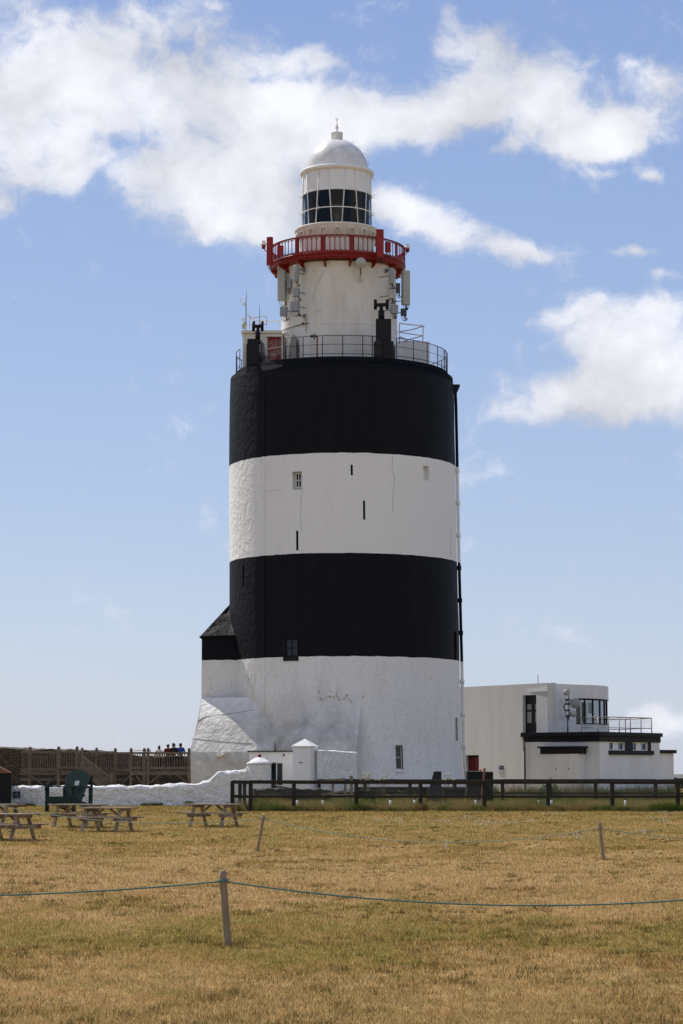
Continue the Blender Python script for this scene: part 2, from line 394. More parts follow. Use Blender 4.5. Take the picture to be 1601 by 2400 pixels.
def blade_mat(name, fn):
    m = bpy.data.materials.new(name); m.use_nodes = True; t = NT(m.node_tree); t.N.clear()
    pos = t.n('ShaderNodeNewGeometry').outputs['Position']
    at = t.n('ShaderNodeAttribute'); at.attribute_name = 'tint'
    c = fn(t, pos, at.outputs['Fac'])
    d = t.n('ShaderNodeBsdfDiffuse'); tl = t.n('ShaderNodeBsdfTranslucent'); mx = t.n('ShaderNodeMixShader'); mx.inputs[0].default_value = .35
    t.L.new(c, d.inputs[0]); t.L.new(c, tl.inputs[0]); t.L.new(d.outputs[0], mx.inputs[1]); t.L.new(tl.outputs[0], mx.inputs[2])
    o = t.n('ShaderNodeOutputMaterial'); t.L.new(mx.outputs[0], o.inputs[0]); return m
def _lawn(t, pos, at):
    c = lawn_colour(t, pos)
    c = t.mix(1.0, c, t.maprange(at, 0, 1, .45, 1.65), 'MULTIPLY')
    return t.mix(t.maprange(at, .84, 1.0, 0, .85), c, (.62,.50,.31))
def _tall(t, pos, at):
    c = t.ramp(t.noise(pos, .55, 4, .6), [(0.0,(.05,.08,.018)),(.42,(.11,.14,.03)),(.51,(.23,.20,.065)),(.57,(.34,.23,.10)),(.63,(.16,.17,.04)),(1.0,(.12,.15,.03))])
    return t.mix(1.0, c, t.maprange(at, 0, 1, .5, 1.5), 'MULTIPLY')

# ------------------------------------------------------------------ ground and water
def axis_vals(parts):
    out_ = []
    for a, b, st in parts: out_ += list(np.arange(a, b, st))
    return out_ + [parts[-1][1]]
gx = axis_vals([(-400,-60,20),(-60,-20,4),(-20,22,.6),(22,60,4),(60,400,20)])
gy = axis_vals([(-150,10,10),(10,126,.6),(126,160,3),(160,420,20)])
vs = [(x, y, ground(x, y) - 14*sm(300, 420, y)) for y in gy for x in gx]
nx = len(gx); g = MB()
g.add(vs, [(j*nx+i, j*nx+i+1, (j+1)*nx+i+1, (j+1)*nx+i) for j in range(len(gy)-1) for i in range(nx-1)], True)
tag(g.build('ground', ground_mat()), kind='structure')
g = MB(); g.add([(-12000,300,-10),(12000,300,-10),(12000,24000,-10),(-12000,24000,-10)], [(0,1,2,3)])
tag(g.build('water', mat('sea_water', (.03,.06,.09), .25)), kind='structure')

def blades(name, n, sampler, hfun, wfun, m):
    P = sampler(n); n = len(P)
    z = np.array([ground(x, y) for x, y in P]) - .004
    h = hfun(P, n); wd = wfun(P, n)
    a = rng.uniform(0, 2*PI, n); la = rng.uniform(0, 2*PI, n); ln = np.abs(rng.normal(0, .85, n))*h
    V = np.zeros((n, 3, 3))
    dx = np.cos(a)*wd/2; dy = np.sin(a)*wd/2
    V[:,0] = np.stack([P[:,0]-dx, P[:,1]-dy, z], 1); V[:,1] = np.stack([P[:,0]+dx, P[:,1]+dy, z], 1)
    V[:,2] = np.stack([P[:,0]+np.cos(la)*ln, P[:,1]+np.sin(la)*ln, z+h], 1)
    me = bpy.data.meshes.new(name)
    me.vertices.add(3*n); me.vertices.foreach_set('co', V.reshape(-1))
    me.loops.add(3*n); me.loops.foreach_set('vertex_index', np.arange(3*n, dtype=np.int32))
    me.polygons.add(n); me.polygons.foreach_set('loop_start', np.arange(0, 3*n, 3, dtype=np.int32))
    me.update(); at = me.attributes.new('tint', 'FLOAT', 'POINT'); at.data.foreach_set('value', np.repeat(rng.uniform(0, 1, n), 3).astype(np.float32))
    me.materials.append(m); o = bpy.data.objects.new(name, me); S.collection.objects.link(o); return o
def lawn_s(n):
    d = 15.5*(116.8/15.5)**rng.uniform(0, 1, n)
    x = rng.uniform(-.19, .19, n)*d
    keep = ~((d > 99.3) & (x > X(545, 100)*d/100))
    return np.stack([x, d], 1)[keep]
tag(blades('grass', 560000, lawn_s, lambda P, n: rng.uniform(.016, .055, n)*(1+.006*P[:,1]), lambda P, n: rng.uniform(.003,.0055,n)*(.6+P[:,1]/26), blade_mat('dry_grass', _lawn)),
    'short sun-dried lawn grass in front of the lighthouse', 'grass', kind='stuff')
def tuft_s(n):
    k = n//26; d = 16*(100/16)**rng.uniform(0,1,k); x = rng.uniform(-.18,.18,k)*d
    f = np.array([noise.noise(Vector((a*.35, b*.25, 7))) for a, b in zip(x, d)]); keep = (f > -.12) & ~((d > 99) & (x > X(545,100)*d/100)); c = np.stack([x, d], 1)[keep]
    fx = np.array([[X(537,26.7)+.03, 26.66],[X(537,26.7)-.05, 26.72],[X(537,26.7)+.12, 26.6],[X(604,58.8), 58.75],[X(604,58.8)+.1, 58.7],[X(1413,52.9), 52.85],[X(1413,52.9)+.12, 52.8],[X(1413,52.9)+.3, 52.6]]); c = np.concatenate([fx, c])
    sz = rng.uniform(.02,.11,len(c)); sz[:8] = .07; P = np.repeat(c, 26, 0) + rng.normal(0, 1, (len(c)*26, 2))*np.repeat(sz, 26)[:,None]*np.array([1.5,.8]); return P
def _tuft(t, pos, at):
    c = t.ramp(t.noise(pos, .8, 3, .6), [(0.0,(.055,.065,.018)),(.5,(.095,.085,.025)),(.62,(.15,.085,.035)),(1.0,(.10,.09,.03))])
    return t.mix(1.0, c, t.maprange(at, 0, 1, .5, 1.6), 'MULTIPLY')
tag(blades('grass_tufts', 62000, tuft_s, lambda P, n: rng.uniform(.03,.075,n), lambda P, n: rng.uniform(.004,.008,n)*(.6+P[:,1]/28), blade_mat('tuft_grass', _tuft)),
    'darker tufts and clumps scattered through the dry lawn', 'grass', kind='stuff')
def tall_s(n):
    k = n*2//5
    x = rng.uniform(X(545,100), X(1640,100), k); y = 99.95 + np.abs(rng.normal(0, .5, k))*rng.choice([-.4,1],k)
    x2 = rng.uniform(X(640,110), X(1660,112), n-k); y2 = rng.uniform(100.3, 122, n-k)
    P = np.stack([np.concatenate([x, x2]), np.concatenate([y, y2])], 1)
    f = np.array([noise.noise(Vector((p[0]*.9, p[1]*.9, 3))) for p in P])
    return P[f > -.25]
def tall_h(P, n):
    f = np.array([max(0, noise.noise(Vector((p[0]*.7, p[1]*.5, 9)))) for p in P])
    return np.where(P[:,1] > 100.4, rng.uniform(.22, .50, n), rng.uniform(.12, .30, n))*(1 + 1.3*f)
tag(blades('tall_grass', 190000, tall_s, tall_h, lambda P, n: rng.uniform(.008,.02,n), blade_mat('rough_grass', _tall)),
    'unmown rough grass and weeds along the dark timber fence', 'grass', kind='stuff')
def wall_s(n):
    x = rng.uniform(X(20,117), X(540,117), n); y = 116.6 + rng.normal(0, .12, n)
    P = np.stack([x, y], 1); f = np.array([noise.noise(Vector((p[0]*.8, 0, 5))) for p in P]); return P[f > .12]
tag(blades('weeds', 9000, wall_s, lambda P, n: rng.uniform(.06,.22,n), lambda P, n: rng.uniform(.01,.03,n), blade_mat('weed_green', _tall)),
    'weeds growing along the foot of the whitewashed wall', 'weeds', kind='stuff')
# clover flowers
g = MB()
for i in range(420):
    cl = random.choice([(430,1903),(1030,1922),(1090,1916),(1130,1922),(1145,1926),(1190,1924),(1235,1921),(1300,1910),(1350,1941),(1450,1941),(1545,1920),(1560,1908),(1500,1935),(900,1920),(930,1921)])
    px = cl[0] + random.gauss(0, 16); py = cl[1] + random.gauss(0, 2.0); Y = F*1.62/(py-HORIZ); Y = min(Y, 98.6); x = X(px, Y)
    g.ball((x, Y, ground(x, Y)+.045), random.uniform(.010,.020), 5, 3)
tag(g.build('clover_flowers', mat('clover_white', (.7,.7,.62), .8)), 'small white clover flowers dotted over the lawn near the fence', 'flowers', kind='stuff')

# ------------------------------------------------------------------ LIGHTHOUSE
YT = 132.0
def depth(Y, z): return Y*CT + (z-HC)*ST
LV = []
for py, l, r in ((1870, 540, 1091),(1825,540,1086.5),(1800,540,1083.5),(1750,540,1081),(1551,538.7,1077),(1325,538,1071),(1098,537.4,1067),(940,538.5,1064),(905,540,1062)):
    z = Z(py, YT); dc = depth(YT, z); LV.append((z, ((l+r)/2-PW/2)/F*dc, (r-l)/2/F*dc))
LV.sort()
def tow(z):
    if z <= LV[0][0]: return LV[0][1:]
    for (z0, c0, r0), (z1, c1, r1) in zip(LV, LV[1:]):
        if z <= z1: k = (z-z0)/(z1-z0); return c0+(c1-c0)*k, r0+(r1-r0)*k
    return LV[-1][1:]
ZTOP = Z(835, YT-6.0)
BAND = [Z(1061, YT-6.4), Z(1296, YT-6.4), Z(1538, YT-6.45)]
def wob(a, z): return .022*noise.noise(Vector((math.sin(a)*3, math.cos(a)*3, z*.45)))
def SF(a, z, dr=0.0):
    c, r = tow(z); r += dr + wob(a, z)
    return Vector((c + r*math.sin(a), YT - r*math.cos(a), z))
def ang(px, z):
    c, r = tow(z); a = 0
    for _ in range(6):
        Y = YT - r*math.cos(a); xx = (px-PW/2)/F*depth(Y, z); a = math.asin(max(-1, min(1, (xx-c)/r)))
    return a
def zs(px, py):
    z = 5
    for _ in range(6):
        a = ang(px, z); c, r = tow(z); z = Z(py, YT - r*math.cos(a))
    return z
def rect(px0, px1, py0, py1):
    m = (px0+px1)/2; z1 = zs(m, py0); z0 = zs(m, py1); zm = (z0+z1)/2
    return ang(px0, zm), ang(px1, zm), z0, z1
def sbox(mb, a0, a1, z0, z1, r0, r1):
    mb.hexa([SF(a0,z0,r1), SF(a1,z0,r1), SF(a1,z0,r0), SF(a0,z0,r0), SF(a0,z1,r1), SF(a1,z1,r1), SF(a1,z1,r0), SF(a0,z1,r0)])

m_tower = tower_mat()
LH = thing('lighthouse', (tow(1)[0], YT, .95), 'tall round lighthouse tower banded black and white with a red gallery and white dome', 'lighthouse')
openings = [rect(685,708,1105,1148), rect(822,827,1089,1114), rect(851,856,1173,1218), rect(694.5,699.5,1244,1290),
            rect(992,1006,1092,1126), rect(569,572.5,1324,1373), rect(666,698,1496,1540), rect(928,944.5,1746,1804), rect(1067,1072.5,1682,1736), rect(1064,1070,1480,1546)]
av = sorted(set([round(-PI + 2*PI*i/160, 5) for i in range(160)] + [round(v, 5) for o in openings for v in o[:2]]))
zb0, zb1 = 0.2, Z(905, YT)
zv = sorted(set([round(zb0 + (zb1-zb0)*i/52, 5) for i in range(53)] + [round(v, 5) for o in openings for v in o[2:]]))
g = MB(); vs = [SF(a, z) for z in zv for a in av]; na = len(av); fs = []
for j in range(len(zv)-1):
    for i in range(na):
        am = (av[i] + (av[i+1] if i+1 < na else av[0]+2*PI))/2; zm = (zv[j]+zv[j+1])/2
        if any(o[0] < am < o[1] and o[2] < zm < o[3] for o in openings): continue
        fs.append((j*na+i, j*na+(i+1)%na, (j+1)*na+(i+1)%na, (j+1)*na+i))
g.add(vs, fs, True)
c0, r0 = tow(zb1)
g.build('tower_wall', m_tower, LH)
g = MB(); zt = ZTOP
g.lathe(c0, YT, [(r0, zb1), (r0-.02, zb1+.35), (r0-.08, zt-.80), (r0-.18, zt-.35), (r0-.27, zt-.04), (r0-.30, zt), (5.55, zt+.01), (5.50, zt-.05), (5.5, zt-.55), (0.02, zt-.5)], 128)
g.build('parapet', mat('coping_black', (.011,.012,.015), .9, spec=.04, bump=.4, bs=5), LH)
# seam strip
g = MB()
for k in range(60):
    z0 = Z(1720,128) + (zt-1.0-Z(1720,128))*k/60; z1 = Z(1720,128) + (zt-1.0-Z(1720,128))*(k+1)/60
    a0 = ang(607, z0); a1 = ang(621, z0); sbox(g, a0, a1, z0, z1-.0005, -.1, .035)
g.build('plaster_strip', m_tower, LH)
def pocket(o, dpt, m, name='recess'):
    a0, a1, z0, z1 = o; g = MB()
    p = [SF(a0,z0), SF(a1,z0), SF(a1,z1), SF(a0,z1)]; q = [SF(a0,z0,-dpt), SF(a1,z0,-dpt), SF(a1,z1,-dpt), SF(a0,z1,-dpt)]
    g.add(p+q, [(0,1,5,4),(1,2,6,5),(2,3,7,6),(3,0,4,7),(4,5,6,7)]); return g.build(name, m, LH)
def win(o, dpt, cols, rows, fm, name='window', fw=.05, glass=m_glass, back=m_dark):
    a0, a1, z0, z1 = o; R = tow(z0)[1]; da = fw/R
    rc = pocket((a0,a1,z0,z1), dpt+.25, back, 'window_recess')
    f = MB()
    sbox(f, a0, a0+da, z0, z1, -dpt-.06, -dpt); sbox(f, a1-da, a1, z0, z1, -dpt-.06, -dpt)
    sbox(f, a0+da, a1-da, z0, z0+fw, -dpt-.06, -dpt); sbox(f, a0+da, a1-da, z1-fw, z1, -dpt-.06, -dpt)
    for i in range(1, cols):
        am = a0+(a1-a0)*i/cols; sbox(f, am-da*.3, am+da*.3, z0+fw, z1-fw, -dpt-.05, -dpt-.005)
    for j in range(1, rows):
        zm = z0+(z1-z0)*j/rows; sbox(f, a0+da, a1-da, zm-fw*.3, zm+fw*.3, -dpt-.05, -dpt-.007)
    wo = f.build(name, fm, LH)
    p = MB(); sbox(p, a0+da*.5, a1-da*.5, z0+fw*.5, z1-fw*.5, -dpt-.04, -dpt-.03); p.build('pane', glass, wo)
    return wo
# 1 upper left window: white splayed recess, four panes
o = openings[0]; rv = MB(); a0, a1, z0, z1 = o
pocket(o, .34, m_white, 'window_recess')
ws = rect(688.0, 703.0, 1107, 1142); f = MB(); R = tow(z0)[1]; fw = .05; da = fw/R
A0, A1, Z0, Z1 = ws
for (u0,u1,v0,v1) in ((A0,A0+da,Z0,Z1),(A1-da,A1,Z0,Z1),(A0+da,A1-da,Z0,Z0+fw),(A0+da,A1-da,Z1-fw,Z1),((A0+A1)/2-da*.35,(A0+A1)/2+da*.35,Z0+fw,Z1-fw)):
    sbox(f, u0, u1, v0, v1, -.32, -.26)
sbox(f, A0+da, A1-da, (Z0+Z1)/2-.018, (Z0+Z1)/2+.018, -.31, -.265)
wo = f.build('window', m_white, LH); p = MB(); sbox(p, A0, A1, Z0, Z1, -.335, -.325); p.build('pane', m_dark, wo)
for i in (1, 2, 3, 5): pocket(openings[i], .6, m_dark, 'slit_window')
pocket(openings[4], .28, m_white, 'blind_window')
a0,a1,z0,z1 = openings[6]
bw = win(openings[6], .10, 2, 2, m_black, glass=m_glassd, back=m_dbox, fw=.09)
g = MB(); a0,a1,z0,z1 = rect(664.5,699.5,1494.5,1549); zi0 = openings[6][2]; zi1 = openings[6][3]; ai0, ai1 = openings[6][:2]
sbox(g, a0, ai0, z0, z1, -.05, .05); sbox(g, ai1, a1, z0, z1, -.05, .05); sbox(g, ai0, ai1, z0, zi0, -.05, .05); sbox(g, ai0, ai1, zi1, z1, -.05, .05)
g.build('window_surround', m_black, LH)
win(openings[7], .12, 1, 2, m_white)
g = MB(); a0,a1,z0,z1 = rect(926,947,1804,1809); sbox(g, a0, a1, z0, z1, -.1, .07); g.build('window_sill', m_white, LH)
pocket(openings[8], .05, m_box, 'slit_window')
pocket(openings[9], .12, m_black, 'slit_window')
# plaster cracks
def crack(pts, wd=.018, m=None):
    g = MB(); P = []
    for (x0, y0), (x1, y1) in zip(pts, pts[1:]):
        n = max(2, int(math.hypot(x1-x0, y1-y0)/5))
        for k in range(n): P.append((x0+(x1-x0)*k/n+random.uniform(-1,1), y0+(y1-y0)*k/n+random.uniform(-.6,.6)))
    L = []
    for x, y in P:
        z = zs(x, y); a = ang(x, z); L.append(SF(a, z, .004))
    g.tube(L, [wd*random.uniform(.25,.6) for _ in L], 4); return g.build('plaster_crack', m or m_crack, LH)
m_crack = mat('crack_grey', (.30,.29,.27), .9)
crack([(921,1067),(919,1098),(925,1120),(922,1150),(920,1180),(923,1205)])
crack([(709,1148),(706,1170),(704,1200),(706,1230),(704,1250)])
crack([(1056,1243),(1057,1280),(1055,1310)])
crack([(621,1151),(645,1149),(668,1147)], .012)
g = MB(); rr_ = random.Random(3)
for k in range(26):
    px = rr_.gauss(792, 24); py = 1628 + rr_.gauss(0, 9); z = zs(px, py); a = ang(px, z); n = rr_.randint(5,7); w_ = rr_.uniform(.02,.06); h_ = rr_.uniform(.03,.10)
    g.add([SF(a + w_/6.4*math.cos(2*PI*j/n)*rr_.uniform(.5,1.2), z + h_*math.sin(2*PI*j/n)*rr_.uniform(.5,1.2), .006) for j in range(n)], [tuple(range(n))])
g.build('flaked_patches', mat('flaked_ochre', (.42,.37,.27), .9, col2=(.27,.24,.18), vs=20), LH)
# left stair annex with its lean-to roof
YA = 129.8; xa = X(471, YA); xr = -5.7
zb = Z(1637, YA); ze = Z(1491, YA)
g = MB()
nn = 14
def colz(x0, x1, y, z0, z1, mb, nx_=14, nz_=10):
    vs_ = []
    for j in range(nz_+1):
        for i in range(nx_+1):
            x = x0+(x1-x0)*i/nx_; z = z0+(z1-z0)*j/nz_
            vs_.append((x, y + .03*noise.noise(Vector((x*1.3, z*1.3, 1))), z))
    mb.add(vs_, [(j*(nx_+1)+i, j*(nx_+1)+i+1, (j+1)*(nx_+1)+i+1, (j+1)*(nx_+1)+i) for j in range(nz_) for i in range(nx_)], True)
colz(xa, xr, YA, .3, ze, g)
g.add([(xa, YA, .3), (xa, 134.5, .3), (xa, 134.5, ze), (xa, YA, ze)], [(0,1,2,3)])
g.add([(xa, 134.5, .3), (-3, 134.5, .3), (-3, 134.5, ze), (xa, 134.5, ze)], [(0,1,2,3)])
g.build('stair_annex', m_tower, LH)
# lower battered foot of the annex
zk = Z(1750, 127.2); yk = YA - 1.75
rows = [(zb+.02, YA-.02, X(471.5,YA)), (Z(1690,128.9), YA-.95, X(462.6,128.8)), (zk, yk, X(447.5,yk)), (zk-.3, yk-.17, X(446.5,yk)), (zk-.8, yk-.22, X(447,yk)), (.2, yk-.26, X(449,yk))]
g = MB(); NXB = 40; vs = []
fine = []
for (za, ya, xl), (zc, yc, xl2) in zip(rows, rows[1:]):
    for k in range(6): t = k/6; fine.append((za+(zc-za)*t, ya+(yc-ya)*t, xl+(xl2-xl)*t))
fine.append(rows[-1])
for (z, y, xl) in fine:
    for i in range(NXB+1):
        x = xl+(-3.6-xl)*i/NXB; vs.append((x, y - 1.75*min(1.0,(x-xl)/(-4.6-xl)) + .035*noise.noise(Vector((x*1.1, z*1.1, 4))), z))
g.add(vs, [(j*(NXB+1)+i, (j+1)*(NXB+1)+i, (j+1)*(NXB+1)+i+1, j*(NXB+1)+i+1) for j in range(len(fine)-1) for i in range(NXB)], True)
vs = []
for (z, y, xl) in fine: vs += [(xl, y, z), (xl, 134.6, z)]
g.add(vs, [(2*j, 2*j+1, 2*j+3, 2*j+2) for j in range(len(fine)-1)], True)
g.build('battered_foot', m_tower, LH)
# battered apron round the front
g = MB(); za = zs(848,1637); rowsb = [(za, -.03), (za-.5, .06), (za-1.0, .24), (za-1.6, .52), (Z(1720,125), .85), (Z(1765,124.6), 1.15), (Z(1790,124.6), 1.22), (.2, 1.3)]
fine = []
for (z0_, d0), (z1_, d1) in zip(rowsb, rowsb[1:]):
    for k in range(5): t = k/5; fine.append((z0_+(z1_-z0_)*t, d0+(d1-d0)*t))
fine.append(rowsb[-1]); NA = 26; vs = []
aL = ang(640, 5)
for z, d in fine:
    pr = 848 - 15*sm(za, Z(1765,125), z) if False else 848 - 14*min(1, max(0, (za-z)/(za-Z(1765,125))))
    c, r = tow(z); aR = math.asin((((pr-PW/2)/F*depth(YT-r-d, z))-c)/(r+d))
    for i in range(NA+1):
        a = aL+(aR-aL)*i/NA; vs.append(SF(a, z, d*(.22+.78*min(1,i/NA*1.25)) + .012*noise.noise(Vector((a*9, z*1.5, 2)))))
g.add(vs, [(j*(NA+1)+i, (j+1)*(NA+1)+i, (j+1)*(NA+1)+i+1, j*(NA+1)+i+1) for j in range(len(fine)-1) for i in range(NA)], True)
side = []
for j, (z, d) in enumerate(fine):
    e = Vector(vs[j*(NA+1)+NA]); c, r = tow(z); e2 = Vector((e.x+.12+.20*d, YT-math.sqrt(max(.1, (r-.05)**2-(e.x+.3-c)**2)), z)); side += [e, e2]
g.add(side, [(2*j, 2*j+2, 2*j+3, 2*j+1) for j in range(len(fine)-1)], False)
g.build('battered_apron', m_tower, LH)
def foot_y(x, z):
    for (z0_, y0_, l0_), (z1_, y1_, l1_) in zip(rows, rows[1:]):
        if z <= z0_ and z >= z1_:
            t = (z0_-z)/(z0_-z1_); y = y0_+(y1_-y0_)*t; xl = l0_+(l1_-l0_)*t
            return y - 1.75*min(1.0, (x-xl)/(-4.6-xl)), xl
    return rows[0][1], rows[0][2]
def ledge(pts):
    g = MB(); L = []
    for (x0, y0), (x1, y1) in zip(pts, pts[1:]):
        for k in range(10): t = k/10; L.append((x0+(x1-x0)*t, y0+(y1-y0)*t+random.uniform(-.5,.5)))
    P = []
    for px, py in L:
        Y = 127.5
        for _ in range(8): p = W(px, py, Y); Y = foot_y(p.x, p.z)[0]
        P.append(W(px, py, Y-.004))
    g.tube(P, .020, 4); g.build('plaster_crack', m_crack, LH)
ledge([(464,1689),(480,1680),(520,1675),(560,1670),(598,1663)])
ledge([(450,1731),(490,1735),(540,1740),(596,1742)])
# roof over the annex
g = MB(); ov = .08
FL = Vector((xa-ov, YA-ov, ze)); BL = Vector((xa-ov, 134.6, ze)); AP = Vector((X(540,131.5)+.25, 132.3, Z(1397,131.5))); AP0 = AP + Vector((.9, 0, .0))
FR = Vector((-5.85, YA-ov, ze+.06)); BR = Vector((-3.5, 134.6, ze))
def tri_grid(A, B, C, n, amp):
    vs_ = []; ix = {}
    nrm = (B-A).cross(C-A).normalized()
    for i in range(n+1):
        for j in range(n+1-i):
            p = A + (B-A)*(i/n) + (C-A)*(j/n); e = 0 if (i == 0 or j == 0 or i+j == n) else 1
            ix[(i,j)] = len(vs_); vs_.append(p + nrm*amp*e*noise.noise(p*1.6))
    f_ = []
    for i in range(n):
        for j in range(n-i):
            f_.append((ix[(i,j)], ix[(i+1,j)], ix[(i,j+1)]))
            if i+j < n-1: f_.append((ix[(i+1,j)], ix[(i+1,j+1)], ix[(i,j+1)]))
    return vs_, f_
for A, B, C in ((FL, FR, AP), (FR, AP0, AP), (BL, FL, AP), (BR, BL, AP)):
    v_, f_ = tri_grid(A, B, C, 10, .12); g.add(v_, f_, True)
g.bar(FL+Vector((0,0,-.03)), FR+Vector((0,0,-.05)), .10, .07); g.bar(FL+Vector((0,0,-.03)), BL+Vector((0,0,-.03)), .10, .07)
g.build('annex_roof', m_tower, LH)
# down pipe with hopper
def pipe_pts(y0, y1, off):
    L = []
    for k in range(25):
        y = y0+(y1-y0)*k/24; z = Z(y, YT); c, r = tow(z); L.append(Vector((c+r+off, YT-.4, z)))
    return L
g = MB(); pts = [p+Vector((.03*i/24, 0, 0)) for i, p in enumerate(pipe_pts(915, 1826, .09))]
ks = [p for p in pts]
for i in range(24):
    pass
blackp = [p for p in pts if p.z > BAND[0]-.3]
g.tube(pts, .085, 8)
for y in (1100,1174,1255,1330,1420,1490,1585,1668,1755):
    z = Z(y, YT); i = min(range(len(pts)), key=lambda k: abs(pts[k].z-z)); p = pts[i]; g.tube([p-Vector((0,0,.12)), p+Vector((0,0,.12))], .12, 8); g.box(p.x-.35, p.x, p.y-.03, p.y+.03, p.z-.04, p.z+.04)
dp = g.build('drain_pipe', m_tower, LH)
g = MB(); p = pts[0]; g.extr([(p.x-.15, p.y-.15, p.z-.25), (p.x+.08, p.y-.15, p.z-.25), (p.x+.26, p.y-.15, p.z+.15), (p.x+.26, p.y-.15, p.z+.26), (p.x-.25, p.y-.15, p.z+.26)], (0,.35,0)); g.build('hopper', m_black, dp)

# ---- upper tower
cu_ = X(795, YT); zu0 = ZTOP-.6
zg = Z(603, YT-3.84)           # underside of gallery edge
ru0, ru1 = 3.38, 3.24
g = MB(); g.lathe(cu_, YT, [(ru0, zu0), (ru1, Z(617,YT-3.3)), (ru1+.05, Z(614,YT-3.3)), (ru1+.05, Z(606,YT-3.3)), (ru1+.0, zg+.05)], 96)
m_upper = mat('upper_render', (.77,.755,.72), .55, col2=(.63,.60,.53), vs=1.6, bump=.22, bs=6, streak=.3)
g.build('upper_tower', m_upper, LH)
ce = X(791, YT)
g = MB(); zf = zg + .32
g.lathe(ce, YT, [(3.2, zg-.02), (3.62, zg), (3.80, zg+.02), (3.86, zg+.10), (3.80, zg+.16), (3.80, zf-.08), (3.90, zf-.06), (3.90, zf), (2.0, zf+.01)], 120)
gal = g.build('gallery_deck', m_red, LH)
for k in range(15):
    a = math.radians(24*k+12); M = Matrix.Translation((ce, YT, 0)) @ Matrix.Rotation(a, 4, 'Z')
    g = MB(); p = [(-.04,-3.2,zg-.42),(-.04,-3.2,zg+.0),(-.04,-3.82,zg+.0),(-.04,-3.82,zg-.06)]
    g.extr([M @ Vector(q) for q in p], M.to_3x3() @ Vector((.08,0,0))); g.build('gallery_bracket', m_red, LH)
zr1 = Z(549, YT-3.84); zr0 = zf+.06
RR = 3.84
def cyl(a, z, r=RR, cx=None): return Vector(((ce if cx is None else cx) + r*math.sin(a), YT - r*math.cos(a), z))
g = MB()
for z_, hh, ww in ((zr1, .07, .09), (zr0+.02, .06, .06)):
    n = 120; g.lathe(ce, YT, [(RR-ww/2, z_-hh), (RR+ww/2, z_-hh), (RR+ww/2, z_), (RR-ww/2, z_), (RR-ww/2, z_-hh)], n, smooth=False)
for k in range(15):
    a = math.radians(24*k+12); M = Matrix.Translation((ce, YT, 0)) @ Matrix.Rotation(a, 4, 'Z')
    g.box(-.085, .085, -RR-.045, -RR+.045, zf, zr1-.01, M)
    span = math.radians(24) - .20/RR; w1 = span/5
    for j in range(5):
        ac = a + .10/RR + w1*(j+.5); zt_, zb_ = zr1-.10, zr0+.03; hr = w1*RR/2
        P = []
        for s_ in range(9): t = PI*s_/8; P.append(cyl(ac + math.cos(t)*w1/2*.97, zt_-hr+math.sin(t)*hr*.95))
        g.tube(P, .019, 4)
        P = []
        for s_ in range(9): t = PI*s_/8; P.append(cyl(ac + math.cos(t)*w1/2*.97, zb_+hr-math.sin(t)*hr*.95))
        g.tube(P, .019, 4)
        for sg in ((-1,) if j else ()): g.tube([cyl(ac+sg*w1/2, zb_), cyl(ac+sg*w1/2, zt_)], .024, 4)
    for aa in (a+.12/RR, a+span+.08/RR): g.tube([cyl(aa, zr0), cyl(aa, zr1-.05)], .024, 4)
g.build('gallery_railing', m_red, LH)
g = MB(); rl_ = ru0-(ru0-ru1)*.42; g.lathe(cu_, YT, [(rl_-.05, Z(757,YT-3.3)), (rl_+.012, Z(756.5,YT-3.3)), (rl_+.012, Z(755.3,YT-3.3)), (rl_-.05, Z(755,YT-3.3))], 96, smooth=False); g.build('string_course', m_upper, LH)
# lantern base
cl_ = X(789.5, YT); zc1 = Z(519, YT-2.38)
g = MB(); g.lathe(cl_, YT, [(2.14, zf-.1), (2.14, zc1-.62), (2.2, zc1-.5), (2.28, zc1-.33), (2.42, zc1-.1), (2.44, zc1-.03), (2.40, zc1), (1.9, zc1+.03)], 96)
g.build('lantern_base', m_cream, LH)
for k in range(18):
    a = 2*PI*k/18+.02; g = MB(); P = [(a-.075, zc1-.75), (a-.075, zc1-.36), (a-.055, zc1-.29), (a+.055, zc1-.29), (a+.075, zc1-.36), (a+.075, zc1-.75)]
    g.tube([cyl(u, v, 2.27 + (v-zc1+.75)*.16, cl_) for u, v in P], .048, 6); g.build('vent_pipe', m_cream, LH)
zg1 = Z(394, YT-2.0); zg0 = zc1+.02; zmid = Z(484, YT-2.0); zbl = Z(442, YT-2.0); RL = 2.0
lan = MB()
NB = 16
for k in range(NB):
    a = 2*PI*(k+.5)/NB; tl = .055 if k % 2 else -.055
    lan.tube([cyl(a-tl, zg1, RL, cl_), cyl(a+tl, zg0, RL, cl_)], .032, 5)
for z_ in (zmid, zbl, zg0+.03): lan.lathe(cl_, YT, [(RL-.03, z_-.025), (RL+.035, z_-.025), (RL+.035, z_+.025), (RL-.03, z_+.025)], 96, smooth=False)
la = lan.build('lantern_frame', m_white, LH)
g = MB(); g.lathe(cl_, YT, [(RL-.02, zbl), (RL-.02, zg1)], 64); g.build('blanking_panels', m_white, la)
g = MB(); g.lathe(cl_, YT, [(RL-.015, zg0), (RL-.015, zbl)], 32, smooth=False); g.build('pane', m_glassd, la)
for k in range(6):
    a = math.radians((-86,-62,62,84,-30,30)[k])
    for z_ in (zmid, zbl, zg1-.2):
        gg = MB(); P = [cyl(a, z_-.09, RL+.03, cl_), cyl(a, z_-.09, RL+.15, cl_), cyl(a, z_+.09, RL+.15, cl_), cyl(a, z_+.09, RL+.03, cl_)]; gg.tube(P, .014, 4)
        gg.build('hand_hold', m_white, la)
g = MB(); g.lathe(cl_, YT, [(1.84, zg0), (1.84, zbl+.2)], 40, math.radians(50), math.radians(310)); g.build('lantern_blind', m_dark, la)
